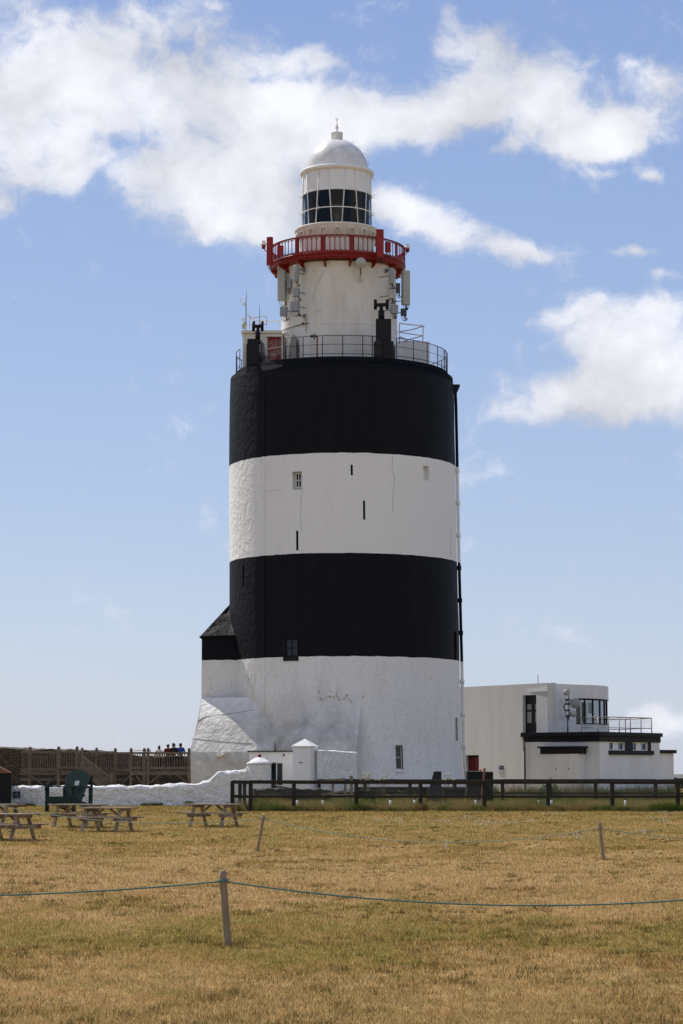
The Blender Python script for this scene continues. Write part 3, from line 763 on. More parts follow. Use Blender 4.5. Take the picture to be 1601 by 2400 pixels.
g = MB(); g.lathe(cl_, YT, [(1.95, zbl+.15), (0.02, zbl+.16)], 40); g.build('lantern_ceiling', m_dark, la)
g = MB(); g.lathe(cl_, YT, [(1.95, zg0+.05), (0.02, zg0+.06)], 40); g.build('lantern_floor', m_dark, la)
g = MB()
for i in range(9):
    z_ = zg0+.25+i*.15; rr_ = .62*math.sqrt(max(.1, 1-((i-4)/5.2)**2)); g.tube([cyl(2*PI*k/24, z_, rr_, cl_) for k in range(24)], .035, 5, closed=True)
g.tube([(cl_,YT,zg0),(cl_,YT,zg0+1.6)], .28, 10); g.build('lens', m_lens, la)
# dome
zgu = Z(383, YT-2.1); g = MB()
g.lathe(cl_, YT, [(1.95, zg1-.02), (2.06, zg1+.02), (2.12, zg1+.10), (2.14, zg1+.2), (2.08, zgu), (1.9, zgu+.02), (1.80, zgu+.05)], 96); g.build('gutter', m_white, LH)
zdt = Z(331, YT); prof = []
for i in range(17):
    t = PI/2*i/16; prof.append((1.80*math.cos(t)+.02, zgu+.04+(zdt-zgu-.0)*math.sin(t)))
g = MB(); g.lathe(cl_, YT, prof, 96)
dome = g.build('dome', mat('dome_paint', (.74,.73,.71), .33, 0, col2=(.55,.54,.52), vs=2.2, streak=.5), LH)
zv0 = zdt; zv1 = Z(313, YT)
g = MB(); g.lathe(cl_, YT, [(.30, zv0-.08), (.31, zv0+.06), (.33, zv0+.07), (.335, zv1-.02), (.36, zv1), (.34, zv1+.04), (.12, zv1+.10), (.02, zv1+.12)], 32); g.build('vent_cylinder', m_white, LH)
zt0 = zv1+.1; zt1 = Z(270, YT); H_ = zt1-zt0
g = MB(); g.lathe(cl_, YT, [(.07, zt0), (.04, zt0+.06), (.06, zt0+.12), (.10, zt0+.22), (.105, zt0+.27), (.05, zt0+.38), (.03, zt0+.43), (.05, zt0+.45), (.022, zt0+.49), (.02, zt0+.66), (.04, zt0+.68), (.015, zt0+.72), (.004, zt1)], 12)
for k in range(4):
    a = PI/4+PI/2*k; g.tube([(cl_, YT, zt0+.66), (cl_+.07*math.cos(a), YT+.07*math.sin(a), zt0+.72), (cl_+.15*math.cos(a), YT+.15*math.sin(a), zt0+.84)], [.014,.012,.003], 4)
g.build('finial', m_white, LH)
for ang_ in (28, 42, 56, 74):
    a = math.radians(ang_); g = MB(); c_ = Vector((cl_+1.80*math.sin(a), YT, zgu+.04+(zdt-zgu)*math.cos(a))); n_ = Vector((math.sin(a),0,math.cos(a))); t_ = Vector((math.cos(a),0,-math.sin(a)))
    g.tube([c_-t_*.08, c_-t_*.08+n_*.13, c_+t_*.08+n_*.13, c_+t_*.08], .012, 4); g.build('dome_rung', m_steel, dome)
# platform railing (black) with wire mesh
RP = 6.02; zp = ZTOP; hr_ = Z(786, YT-RP)-zp
cp = c0
g = MB()
def ring_seg(mb, z_, r_, tb, a0, a1, n, cx=cp): mb.tube([cyl(math.radians(a0+(a1-a0)*i/n), z_, r_, cx) for i in range(n+1)], tb, 5)
for a0_, a1_ in ((-31, 21.5), (30, 205), (-140, -72)):
    for z_, tb in ((zp+hr_, .022), (zp+hr_*.58, .016), (zp+.15, .016)):
        ring_seg(g, z_, RP, tb, a0_, a1_, 40)
    m_ = max(2, round((a1_-a0_)/11.0))
    for i in range(m_+1):
        a = math.radians(a0_+(a1_-a0_)*i/m_); g.tube([cyl(a, zp-.02, RP, cp), cyl(a, zp+hr_, RP, cp)], .024, 5)
pr_ = g.build('platform_railing', m_black, LH)
g = MB()
for a0_, a1_ in ((-44, 21.5), (30, 95)):
    for i in range(int((a1_-a0_)/1.0)+1):
        a = math.radians(a0_+i*1.0); g.tube([cyl(a, zp+.05, RP-.02, cp), cyl(a, zp+hr_, RP-.02, cp)], .0042, 3, cap=False)
    for j in range(11): ring_seg(g, zp+.08+j*.1, RP-.02, .0042, a0_, a1_, 40)
g.build('wire_mesh', m_steel, pr_)
g = MB() # short gate rail at the left
for z_ in (zp+.35, zp+.72): ring_seg(g, z_, RP-.1, .02, -46, -31, 8)
for a in (-46, -38, -31): g.tube([cyl(math.radians(a), zp-.02, RP-.1, cp), cyl(math.radians(a), zp+.72, RP-.1, cp)], .022, 5)
g.build('rail_gate', m_black, pr_)
for k, px in enumerate((741, 876)):
    a = math.asin((X(px, YT-RP)-cp)/RP); g = MB(); p = cyl(a, zp, RP-.12, cp); g.box(p.x-.045, p.x+.045, p.y-.04, p.y+.04, zp-.02, zp+hr_+.05); g.build('timber_post', m_brownwood if k == 0 else m_steel, pr_)
# floodlight on railing
p = W(737, 789, YT-RP); T = thing('floodlight', p, 'small black floodlight clamped to the platform railing of the lighthouse', 'floodlight')
g = MB(); g.box(p.x-.22, p.x+.10, p.y-.12, p.y+.02, p.z-.05, p.z+.07); g.build('lamp_housing', m_black, T)
g = MB(); g.box(p.x-.04, p.x+.04, p.y-.16, p.y-.122, p.z-.2, p.z+.15); g.build('bracket', m_steel, T)

def chimney(px0, px1, pytop, pystep, lx0, lx1, Yf, dy, zlow, cowl):
    x0, x1 = X(px0, Yf), X(px1, Yf)
    T_ = MB(); T_.box(X(lx0,Yf), X(lx1,Yf), Yf-.05, Yf+dy+.1, zlow, Z(pystep, Yf)); T_.box(x0, x1, Yf, Yf+dy, Z(pystep,Yf)-.02, Z(pytop,Yf))
    ch = T_.build('chimney', m_black, LH)
    cx, ct, pw, cy0, cy1, hx0, hx1, hyt, hyb, hy0, hy1 = cowl
    yc = Yf + dy/2; g = MB()
    g.tube([(X(cx,yc), yc, Z(pytop,yc)-.05), (X(cx,yc), yc, Z(ct,yc))], pw, 12); g.tube([(X(cx,yc), yc, Z(ct,yc)), (X(cx,yc), yc, Z(cy1,yc))], pw*.6, 10)
    g.tube([(X(hx0,yc), yc, Z(cy1,yc)), (X(hx1,yc), yc, Z(cy1-1,yc))], .10, 10)
    for hx in (hx0, hx1): g.tube([(X(hx,yc), yc, Z(hyb,yc)), (X(hx,yc), yc, Z(hyt,yc))], .092, 10)
    g.build('chimney_cowl', m_black, ch); return ch
chimney(883, 919.5, 747, 800, 878, 925, 126.5, .9, zp-.05, (896, 728, .17, 0, 715, 881.7, 910.2, 702.5, 725, 0, 0))
chimney(575, 602, 794, 806, 573, 604, 128.75, .85, zp-.5, (600, 777, .14, 0, 765, 590, 610.5, 753, 776, 0, 0))
g = MB(); xx0, xx1 = X(573,128.75), X(606,128.75); vs = []   # slanting foot of the left chimney, dying into the wall
NR = 14
for j in range(NR+1):
    t = j/NR; z = zp-.5+.3 - t*3.4
    for i in range(5):
        x = xx0+(xx1-xx0)*i/4; c, r = tow(z); yw = YT-math.sqrt(max(.1, r*r-(x-c)**2)); y = 128.76*(1-t)+(yw+.02)*t; vs.append((x, min(y, yw-.02*(1-t)+.03*t), z))
g.add(vs, [(j*5+i, (j+1)*5+i, (j+1)*5+i+1, j*5+i+1) for j in range(NR) for i in range(4)], True)
sd_ = []
for j in range(NR+1): p = vs[j*5+4]; sd_ += [p, (p[0], p[1]+1.2, p[2])]
g.add(sd_, [(2*j, 2*j+2, 2*j+3, 2*j+1) for j in range(NR)])
sd_ = []
for j in range(NR+1): p = vs[j*5]; sd_ += [p, (p[0], p[1]+1.2, p[2])]
g.add(sd_, [(2*j, 2*j+1, 2*j+3, 2*j+2) for j in range(NR)])
g.build('chimney_base', m_tower, LH)
g = MB(); yq = 129.2
g.tube([(X(606,yq),yq,zp-.1),(X(612,yq),yq,zp+.9),(X(611,yq),yq,zp+1.25),(X(603,yq),yq,zp+1.45)], .12, 8); g.tube([(X(617,yq),yq,zp-.2),(X(618,yq),yq,zp+.55)], .2, 10); g.build('flue_pipe', m_steel, LH)
# penthouse hut on left with red door
yh = 130.4; g = MB()
g.box(X(566,yh), X(660,yh), yh, yh+3.0, zp-.5, Z(781,yh)); g.box(X(561,yh), X(658,yh), yh-.12, yh+3.1, Z(781,yh)+.002, Z(775,yh)); g.box(X(566,yh)-.05, X(570,yh), yh-.05, yh+.1, zp-.5, Z(781,yh)-.05)
hut = g.build('roof_hut', m_cream, LH)
g = MB(); g.box(X(624,yh), X(656.5,yh), yh-.05, yh+.02, zp-.49, Z(790.5,yh)); g.build('door', m_red, hut)
g = MB(); g.box(X(652,yh), X(654,yh), yh-.09, yh-.05, Z(826,yh), Z(818,yh)); g.tube([(X(650,yh),yh-.07,Z(840,yh)),(X(650,yh),yh-.07,Z(793,yh))], .02, 5); g.build('door_handle', m_black, hut)
g = MB(); g.box(X(620,yh), X(657.5,yh), yh-.14, yh-.01, Z(789.8,yh), Z(786.5,yh)); g.build('lintel', m_cream, hut)
# pointed niche at foot of upper tower
g = MB(); zn = zp-.4
def U(px, py, dr=.012):
    y = YT-3.3; 
    for _ in range(5): xx = W(px, py, y).x; y = YT - math.sqrt(max(.1, (ru0+dr)**2-(xx-cu_)**2))
    return W(px, py, y)
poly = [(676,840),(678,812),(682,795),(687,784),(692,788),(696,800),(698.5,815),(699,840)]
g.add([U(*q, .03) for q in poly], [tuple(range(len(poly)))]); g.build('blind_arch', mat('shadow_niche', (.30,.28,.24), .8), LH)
g = MB(); poly = [(694.5,838),(694,808),(696,790),(698.5,800),(700.5,815),(701,838)]
g.add([U(*q, .05) for q in poly], [tuple(range(len(poly)))]); g.build('slit_window', m_dark, LH)
g = MB(); g.tube([U(658+ (i*2.2), 779-22*(i/30)**.55, .02) for i in range(31)], .02, 4); g.build('conductor_cable', m_cable, LH)
g = MB(); g.tube([U(664+i*4.4, 618-9*math.sin(PI*i/58)+random.uniform(-.8,.8), .05) for i in range(59)], .022, 4); g.build('cable_run', m_cable, LH)
g = MB(); g.tube([U(664+i*4.4, 616-9*math.sin(PI*i/58)+random.uniform(-1.2,1.2), .07) for i in range(59)], .014, 4); g.build('cable_run', m_cable, LH)
g = MB(); g.ball(U(710,758,.05), .07, 8, 6); g.build('red_lamp', m_red, LH)
def upcrack(pts, wd):
    g = MB(); L = []
    for (x0,y0),(x1,y1) in zip(pts, pts[1:]):
        for k in range(5): L.append(U(x0+(x1-x0)*k/5+random.uniform(-.7,.7), y0+(y1-y0)*k/5, .003))
    g.tube(L, wd, 4); g.build('plaster_crack', m_crack, LH)
upcrack([(760,632),(752,650),(741,665),(736,690),(733,712)], .008)
upcrack([(738,731),(745,729),(752,724)], .009)
upcrack([(720,800),(719,775),(717,745)], .02) if False else None
g = MB()
L = [U(716.5+.1*i, 742+i*3.2, .004) for i in range(13)]; g.tube(L, [.05*(1-i/16) for i in range(13)], 4); g.build('rust_stain', mat('rust_streak', (.50,.40,.24), .8), LH)
# white pipe railings on the roof, left and right, and right-hand block
def pipes(segs, Y, r=.03, m=m_pipe, parent=LH, name='pipe_railing'):
    g = MB()
    for s_ in segs: g.tube([W(x, y, Y+dy) for x, y, dy in s_], r, 5)
    return g.build(name, m, parent)
pipes([[(585,776,0),(585,739,0)],[(586,745,0),(625,742,.4),(625,775,.4)],[(580,737,0),(600,752,1.5),(640,753,2),(652,750,2),(656,753,2)],[(586,762,0),(625,760,.4)],[(652,752,1.8),(652,770,1.8)]], yh+.3, .027)
pipes([[(936,806,0),(936,758,0)],[(936,758,0),(995,764.5,.5)],[(936,779,0),(991,787,.5)],[(991,806,.5),(992,764,.5)],[(934,778,3),(965,773,2),(993,764.5,.5)],[(935,806,3),(955,797,2),(991,787,.5)]], 129.6, .032)
g = MB(); yb = 129.9; g.box(X(930,yb), X(1011,yb), yb, yb+1.2, zp-.6, Z(801,yb)); g.prism([(X(936,yb),yb-.002),(X(1011,yb),yb-.002),(X(1011,yb),yb+1.2),(X(936,yb),yb+1.2)], Z(801,yb)+.001, [Z(799,yb),Z(808,yb),Z(808,yb),Z(799,yb)]); g.build('plant_wall', m_whitewall, LH)
# small fittings on the walls
p = SF(ang(1,2), 2)
g = MB(); y_ = 127.05; g.box(X(506,y_), X(520,y_), y_-.25, y_+.1, Z(1773,y_), Z(1766,y_)); g.tube([(X(520,y_),y_-.2,Z(1769,y_)),(X(520,y_)+.08,y_-.2,Z(1770,y_))], .09, 8)
wl = tag(g.build('wall_lamp', m_cream), 'cream bulkhead lamp on the battered left foot of the lighthouse', 'wall lamp')

# ---- antennas and boxes
grp_a = 'radio antennas fixed round the lighthouse top'
def ybase(px, rad, off, cx=cu_):
    y = YT-rad-off
    for _ in range(5): xx = X(px, y)*1.0*1; dx = xx-cx; y = YT - math.sqrt(max(.05, (rad+off)**2-min(dx*dx, (rad+off)**2-.05)))
    return y
def WX(px, py, Y): return W(px, py, Y)
def panel(name, px0, px1, py0, py1, label, cat, m, Y, dp=.25, round_=False, cables=4, mount=True, rz=0.0, wallx=None):
    c_ = WX((px0+px1)/2, py1, Y); top = WX((px0+px1)/2, py0, Y); w_ = WX(px1, py1, Y).x - WX(px0, py1, Y).x; h_ = top.z-c_.z
    T = thing(name, c_, label, cat, grp_a); M = Matrix.Translation(c_) @ Matrix.Rotation(rz, 4, 'Z')
    g = MB()
    if round_: 
        g.lathe(0, 0, [(.001,0),(w_/2*.9,0),(w_/2,.03),(w_/2,h_-.03),(w_/2*.9,h_),(.001,h_)], 20); g.v = [tuple(M @ Vector(v)) for v in g.v]
    else:
        e = min(.04, w_*.15); poly = [(-w_/2,0),(w_/2,0),(w_/2,-dp+e),(w_/2-e,-dp),(-w_/2+e,-dp),(-w_/2,-dp+e)][::-1]
        g.prism(poly, 0, h_); g.v = [tuple(M @ Vector(v)) for v in g.v]
    g.build('casing', m, T)
    if cables:
        g = MB()
        for k in range(cables):
            x0 = (-.35+.7*k/max(1,cables-1))*w_; q = [Vector((x0,-dp*.5,0)), Vector((x0+.01,-dp*.5,-.14)), Vector((x0*.6+.04,-dp*.2,-.28)), Vector((x0*.3+.16,.05,-.22)), Vector((.22,.12,-.05))]
            g.tube([M @ v for v in q], .012, 4)
        g.build('cable', m_cable, T)
    if mount:
        g = MB(); g.tube([M @ Vector((w_*.25, .10, -.15)), M @ Vector((w_*.25, .10, h_+.05))], .035, 6)
        for hh in ((.15, .85) if h_ > 1.5 else (.6,)): g.bar(M @ Vector((w_*.25,.10,h_*hh)), Vector((cu_, YT, 0)) + (M @ Vector((w_*.25,.1,h_*hh)) - Vector((cu_,YT,0)))*0.0 + (lambda q: Vector(((q.x-cu_)*(3.2/max(3.2,math.hypot(q.x-cu_,q.y-YT))), (q.y-YT)*(3.2/max(3.2,math.hypot(q.x-cu_,q.y-YT))), q.z)))(M @ Vector((w_*.25,.1,h_*hh))), .04, .04)
        g.build('mount', m_steel, T)
    return T
panel('panel_antenna', 653.5, 673, 624.5, 706, 'tall beige panel antenna on the left side of the white upper tower', 'antenna', m_panel, 130.6, .30, rz=-.35)
panel('panel_antenna', 940, 958, 636, 716, 'tall beige panel antenna on the right side of the white upper tower', 'antenna', m_panel, 130.8, .30, rz=.35)
panel('panel_antenna', 688.5, 701, 623, 661, 'short rounded grey antenna beside the left tall beige panel', 'antenna', m_box, 128.9, round_=True, cables=3)
panel('panel_antenna', 911, 922.5, 628, 666, 'short rounded grey antenna beside the right tall beige panel', 'antenna', m_box, 128.9, round_=True, cables=3)
panel('radio_unit', 673, 683, 656, 677, 'small grey radio box behind the left tall beige panel', 'radio box', m_box, 130.2, .2)
panel('radio_unit', 688, 704, 676, 696, 'pale grey radio box under the left short rounded antenna', 'radio box', m_box, 128.9, .28, rz=-.3)
panel('radio_unit', 684, 704, 709, 731, 'grey radio box above the rusty lower bracket on the left', 'radio box', m_box, 128.8, .32, rz=-.4)
panel('radio_unit', 658, 675, 720, 742, 'grey radio box under the left tall beige panel', 'radio box', m_box, 130.2, .25, rz=-.3)
panel('radio_unit', 910, 924, 683, 701, 'pale radio box under the right short rounded antenna', 'radio box', m_panel, 129.0, .25)
panel('radio_unit', 914, 931, 716, 736, 'slate grey radio box behind the right chimney cowl', 'radio box', m_box, 129.1, .28, rz=.3)
panel('radio_unit', 928, 938, 665, 687, 'dark finned radio box left of the right tall beige panel', 'radio box', m_dbox, 130.0, .2)
panel('radio_unit', 939, 953, 725, 741, 'black radio box under the right tall beige panel', 'radio box', m_dbox, 130.7, .25)
for px0, px1, py0, py1, lab, Y, rz in ((627,641,557,622,'tall red panel antenna on the left end of the red gallery railing', 129.8, -.5),(881.5,898,539,604,'tall red panel antenna on the right front of the red gallery railing',128.45,.3)):
    panel('panel_antenna', px0, px1, py0, py1, lab, 'antenna', m_redpanel, Y, .2, mount=False, rz=rz)
for px0, px1, py0, py1, lab, Y, rz in ((651,665,577,600,'red box hung on the gallery railing beside the left red panel', 129.1, -.3),(902,914.5,569,592,'red box hung on the gallery railing right of the front red panel',128.7,.3)):
    panel('radio_unit', px0, px1, py0, py1, lab, 'radio box', m_redpanel, Y, .2, mount=False, rz=rz, cables=3)
g_bk = []
def bracket(px, py, label):
    p = U(px, py, .0); T = thing('wall_bracket', p, label, 'bracket', 'rusty steel brackets on the upper tower')
    g = MB(); g.box(p.x-.07, p.x+.07, p.y-.03, p.y+.02, p.z-.12, p.z+.12); g.build('plate', m_steel, T)
    g = MB(); dx = -.35 if px < 790 else .35; g.bar((p.x,p.y-.03,p.z), (p.x+dx,p.y-.1,p.z+.02), .07, .07); g.build('arm', m_steel, T)
bracket(713,633,'steel bracket right of the left short rounded antenna'); bracket(714,741,'rusty steel bracket at the top of the rust streak')
bracket(905,635,'steel bracket left of the right short rounded antenna')
def dish(name, c, r, normal, label, mount_to, m=m_box, group=None, cat='dish antenna'):
    T = thing(name, c, label, cat, group); n_ = Vector(normal).normalized(); q = n_.to_track_quat('Z','Y').to_matrix().to_4x4(); M = Matrix.Translation(c) @ q
    g = MB(); g.lathe(0,0,[(.001,.03),(r*.96,.0),(r,-.03),(r,-.14),(r*.8,-.2),(r*.35,-.26),(.001,-.27)], 28); g.v = [tuple(M @ Vector(v)) for v in g.v]; g.build('reflector', m, T)
    g = MB(); b_ = M @ Vector((0,0,-.26)); g.tube([b_, Vector(mount_to)], .05, 6); g.box(b_.x-.09,b_.x+.09,b_.y-.02,b_.y+.14,b_.z-.12,b_.z+.12); g.build('mount', m_steel, T); return T
p = W(846,616,YT-3.75); dish('dish_antenna', p, .30, (.12,-1,-.12), 'white round dish antenna under the middle of the red gallery', (p.x, YT-3.2, p.z-.9), m_panel)
g = MB(); p = W(845,654,YT-3.3); g.box(p.x-.06,p.x+.06,p.y-.05,p.y+.1,p.z-.15,p.z+.2); tag(g.build('wall_bracket', m_panel), 'small pale bracket on the tower wall under the round dish', 'bracket')
for px, py, sx, lab in ((618,574,1,'white topped warning lamp sticking out left of the gallery'),(955,582,-1,'white topped warning lamp sticking out right of the gallery')):
    p = W(px, py, YT); T = thing('warning_lamp', p, lab, 'lamp', 'warning lamps on the gallery')
    g = MB(); g.lathe(p.x, p.y, [(.001,p.z-.02),(.13,p.z-.02),(.17,p.z+.03),(.17,p.z+.08),(.10,p.z+.1),(.10,p.z+.2),(.13,p.z+.22),(.001,p.z+.25)], 16); g.build('lamp_head', m_white, T)
    g = MB(); g.lathe(p.x, p.y, [(.001,p.z-.22),(.10,p.z-.22),(.12,p.z-.03),(.001,p.z-.02)], 12); g.tube([(p.x,p.y,p.z-.2),(p.x+sx*.1,p.y,p.z-.35),(p.x+sx*.45,p.y,p.z-.45)], .03, 5); g.build('arm', m_red, T)
# mast antennas on the hut roof
ym = yh+1.2; p = W(576.5,775,ym); T = thing('mast', p, 'tall thin mast with small sensors standing on the roof hut', 'mast', 'masts on the roof hut')
g = MB(); g.tube([(p.x,ym,p.z-.1),(p.x,ym,Z(727,ym)),(p.x,ym,Z(679,ym))], [.035,.03,.018], 6); g.build('pole', m_steel, T)
g = MB(); q = W(573,763,ym-.1); g.lathe(q.x,q.y,[(.001,q.z-.22),(.1,q.z-.2),(.16,q.z),(.14,q.z+.15),(.001,q.z+.22)],12); g.build('radome', m_panel, T)
g = MB(); q = W(569,749,ym); g.box(q.x-.07,q.x+.07,ym-.08,ym+.05,q.z-.07,q.z+.07); g.bar(q,(p.x,ym,q.z),.02,.02); g.build('camera_box', m_white, T)
g = MB(); q = W(573.5,713,ym); g.box(q.x-.08,q.x+.06,ym-.05,ym+.05,q.z-.08,q.z+.08); g.tube([W(560,699,ym),W(565,707,ym),W(570,711,ym),W(575,706,ym)],.012,4); g.tube([W(561,700,ym),W(566,700,ym)],.035,5); g.tube([W(568,699,ym),W(577,695,ym)],.014,4); g.build('sensor_arm', m_white, T)
p = W(608.5,752,ym); T = thing('mast', p, 'short whip aerial right of the tall thin mast', 'mast', 'masts on the roof hut')
g = MB(); g.tube([(p.x,ym,Z(776,ym)),(p.x,ym,Z(752,ym)),(p.x,ym,Z(710,ym))],[.025,.022,.014],5); g.build('pole', m_steel, T)
T = thing('security_camera', W(943,793,129.4), 'small white camera on the railing right of the big black chimney', 'camera', None); p = WL[T.name]
g = MB(); g.tube([p+Vector((-.12,0,.08)), p+Vector((.16,-.05,-.05))], .06, 8); g.build('camera_body', m_white, T); g = MB(); g.tube([p+Vector((-.02,.02,.02)), p+Vector((-.2,.1,.06))], .02, 5); g.build('arm', m_steel, T)

# ------------------------------------------------------------------ porch, gate piers and walls in front
def rough_wall(name, path, z0, ztop, thick, amp, m, seed=0, cap=.12, seg=.12, top_lump=0.0, parent=None):
    P = [Vector((x, y, 0)) for x, y in path]; pts = []; zt_ = []; tot = 0
    for i in range(len(P)-1):
        d = (P[i+1]-P[i]).length; n = max(1, int(d/seg))
        for k in range(n): t = k/n; pts.append(P[i].lerp(P[i+1], t)); zt_.append(ztop[i]+(ztop[i+1]-ztop[i])*t)
    pts.append(P[-1]); zt_.append(ztop[-1]); g = MB(); vs_ = []; NZ = 8; prof = []
    for k in range(NZ+1): prof.append((-1, k/NZ, 0))
    for k in range(1, 6): t = PI*k/6; prof.append((-math.cos(t), 1, math.sin(t)))
    for k in range(NZ+1): prof.append((1, 1-k/NZ, 0))
    for i, p in enumerate(pts):
        d = (pts[min(i+1,len(pts)-1)]-pts[max(0,i-1)]).normalized(); nrm = Vector((-d.y, d.x, 0))
        zt1_ = zt_[i]-cap
        for (s_, h, c_) in prof:
            q = p + nrm*s_*thick/2; q.z = z0 + (zt1_-z0)*h + c_*cap
            nv = noise.noise_vector(Vector((q.x*2.6, q.y*2.6+seed, q.z*4.5)))*amp + noise.noise_vector(Vector((q.x*7, q.y*7+seed, q.z*9)))*amp*.4
            if h > .99: nv = nv*(1+top_lump)
            vs_.append(q + nv)
    m_ = len(prof); fs_ = [(i*m_+k, i*m_+k+1, (i+1)*m_+k+1, (i+1)*m_+k) for i in range(len(pts)-1) for k in range(m_-1)]
    fs_ = [f[::-1] for f in fs_]
    g.add(vs_, fs_, False); g.f += [tuple(range(len(g.v)-len(vs_), len(g.v)-len(vs_)+m_)), tuple(range(len(g.v)-m_, len(g.v)))[::-1]]; g.s += [False, False]
    return g.build(name, m, parent)
YW = 117.0
wpts = [(28,1845),(36,1841),(120,1842),(230,1841),(330,1840),(440,1836),(470,1834),(492,1826),(505,1814),(513,1808),(530,1806),(560,1806),(575,1802),(582,1796),(590,1795),(612,1796)]
BW = thing('boundary_wall', (X(300,YW), YW, .3), 'long rough whitewashed stone wall that sweeps up to a round capped gate pier', 'wall')
rough_wall('wall_run', [(X(px,YW), YW) for px,_ in wpts], .1, [Z(py,YW) for _,py in wpts], .5, .05, m_wwash, 1, cap=.17, top_lump=.7, parent=BW)
p = W(608,1790,YW); rp = 28/F*YW*CT
g = MB(); g.lathe(p.x, YW, [(rp,.1),(rp,Z(1791,YW))], 24, smooth=True); pier = g.build('gate_pier', m_wwash, BW)
g = MB(); g.lathe(p.x, YW, [(rp-.02,Z(1792,YW)),(rp+.05,Z(1791,YW)),(rp+.06,Z(1789,YW)),(rp*.82,Z(1785,YW)),(rp*.42,Z(1777,YW)),(rp*.15,Z(1774.5,YW)),(.001,Z(1774,YW))], 24); g.build('pier_cap', m_wwash, BW)
g = MB(); g.ball((p.x, YW, Z(1771.5,YW)), .095, 14, 10); g.build('ball_finial', m_red, BW)
# porch
YP = 121.0; xp0, xp1 = X(584,YP), X(690,YP)
PO = thing('porch', ((xp0+xp1)/2, YP, .95), 'small flat roofed white porch with dark glazed doors between two gate piers', 'porch')
xd0, xd1 = X(632,YP), X(663.5,YP); zd = Z(1787,YP); zpt = Z(1762,YP)
g = MB(); g.box(xp0,xd0,YP,YP+.2,.5,zpt); g.box(xd1,xp1,YP,YP+.2,.5,zpt); g.box(xd0,xd1,YP+.001,YP+.2,zd,zpt); g.box(xp0,xp0+.2,YP+.2,YP+3.6,.5,zpt); g.box(xp1-.2,xp1,YP+.2,YP+3.4,.5,zpt); g.build('wall', m_white, PO)
g = MB(); g.box(xp0-.1,xp1+.05,YP-.12,YP+3.6,zpt+.001,Z(1759.5,YP)); g.build('roof', m_black, PO)
for k in range(2):
    a, b = xd0+(xd1-xd0)*k/2, xd0+(xd1-xd0)*(k+1)/2; g = MB(); zz0 = Z(1842,YP)
    g.box(a,a+.035,YP+.05,YP+.1,zz0,zd-.001); g.box(b-.035,b,YP+.05,YP+.1,zz0,zd-.001); g.box(a+.035,b-.035,YP+.05,YP+.1,zd-.04,zd-.001); g.box(a+.035,b-.035,YP+.05,YP+.1,zz0,zz0+.04)
    d_ = g.build('door', m_white if k else m_steel, PO); g = MB(); g.box(a+.02,b-.02,YP+.07,YP+.08,zz0+.02,zd-.02); g.build('pane', m_glassd, d_)
g = MB(); g.box(xd0-.3,xd1+.3,YP+1.2,YP+1.25,.5,zpt-.1); g.build('inner_wall', m_dark, PO)
p = W(665.5,1770,YP); g = MB(); g.ball((p.x,YP-.03,p.z),.055,8,6); tag(g.build('alarm_lamp', m_red), 'small red lamp on the white porch wall above the glazed doors', 'lamp')
YQ = 119.6; SW = thing('side_wall', (X(760,YQ), YQ, .9), 'whitewashed stone wall with a square pier under a white pyramid cap', 'wall')
q0, q1, q2 = X(686,YQ), X(728,YQ), X(743,YQ+.9); zq = Z(1751,YQ)
poly = [(q0,YQ),(q1,YQ-.05),(q2,YQ+.65),(q0+.33,YQ+.95)]
m_block = stone_mat('painted_block', (.75,.75,.76), (.72,.72,.73), (.60,.60,.61), .35, 2.2, 4.0)
g = MB(); g.prism(poly, .5, zq); g.build('gate_pier', m_white, SW)
g = MB(); cx_, cy_ = (q0+q2)/2, YQ+.4; big = [(cx_+(x-cx_)*1.13, cy_+(y-cy_)*1.13) for x, y in poly]
g.prism(big, zq+.001, zq+.06); vs = [(x,y,zq+.062) for x,y in big]+[(cx_,cy_,Z(1731,YQ))]; g.add(vs, [(0,1,4),(1,2,4),(2,3,4),(3,0,4)]); g.build('pier_cap', m_white, SW)
g = MB(); 
for k in range(12): 
    z_ = .8+k*.19; g.bar((q0,YQ-.0005,z_),(q1,YQ-.0505,z_),.006,.006)
g.build('mortar_line', m_whitewall, SW)
rough_wall('wall_run', [(X(741,YQ+.5),YQ+.5),(X(790,YQ+.8),YQ+.8),(X(833,YQ+1.2),YQ+1.2)], .5, [Z(1757,YQ+.5),Z(1760,YQ+.8),Z(1763,YQ+1.2)], .5, .045, m_wwash, 9, cap=.05, parent=SW)
g = MB(); g.tube([W(834+random.uniform(-.8,.8), y, YQ+1.35) for y in range(1764,1850,5)], .05, 5); g.build('wall_joint', m_crack, SW)
g = MB(); p = W(705,1787,YQ-.03); g.box(p.x-.09,p.x+.09,p.y-.02,p.y+.05,p.z-.018,p.z+.02); g.build('iron_slot', m_rust, SW)

# ------------------------------------------------------------------ building at the right
def V2(px, Y): return (X(px, Y), Y)
B = thing('white_building', (X(1300,140), 140, .95), 'white flat roofed building with a curved glazed corner and black roof slab beside the lighthouse', 'building')
def py_z(py, Y): return Z(py, Y)
L0 = V2(1060,147.0); Ca = V2(1294.6,139.0); R1 = V2(1352,141.0)
dirL = Vector((Ca[0]-L0[0], Ca[1]-L0[1])).normalized()
def onL(px): # point on the left main wall at pixel x
    k = (px-PW/2)/F*CT
    # x = k*y
    t = (k*L0[1]-L0[0])/(dirL.x-k*dirL.y); return (L0[0]+dirL.x*t, L0[1]+dirL.y*t)
zR = Z(1600,139.0); w0, w1 = onL(1226.5), onL(1258.5)
zw1 = Z(1629,(w0[1]+w1[1])/2); zsl = Z(1715,136.0)
nL = Vector((dirL.y, -dirL.x))*-1
if nL.y > 0: nL = -nL
def inward(p, d): return (p[0]-nL.x*d, p[1]-nL.y*d)
g = MB()
th = .35
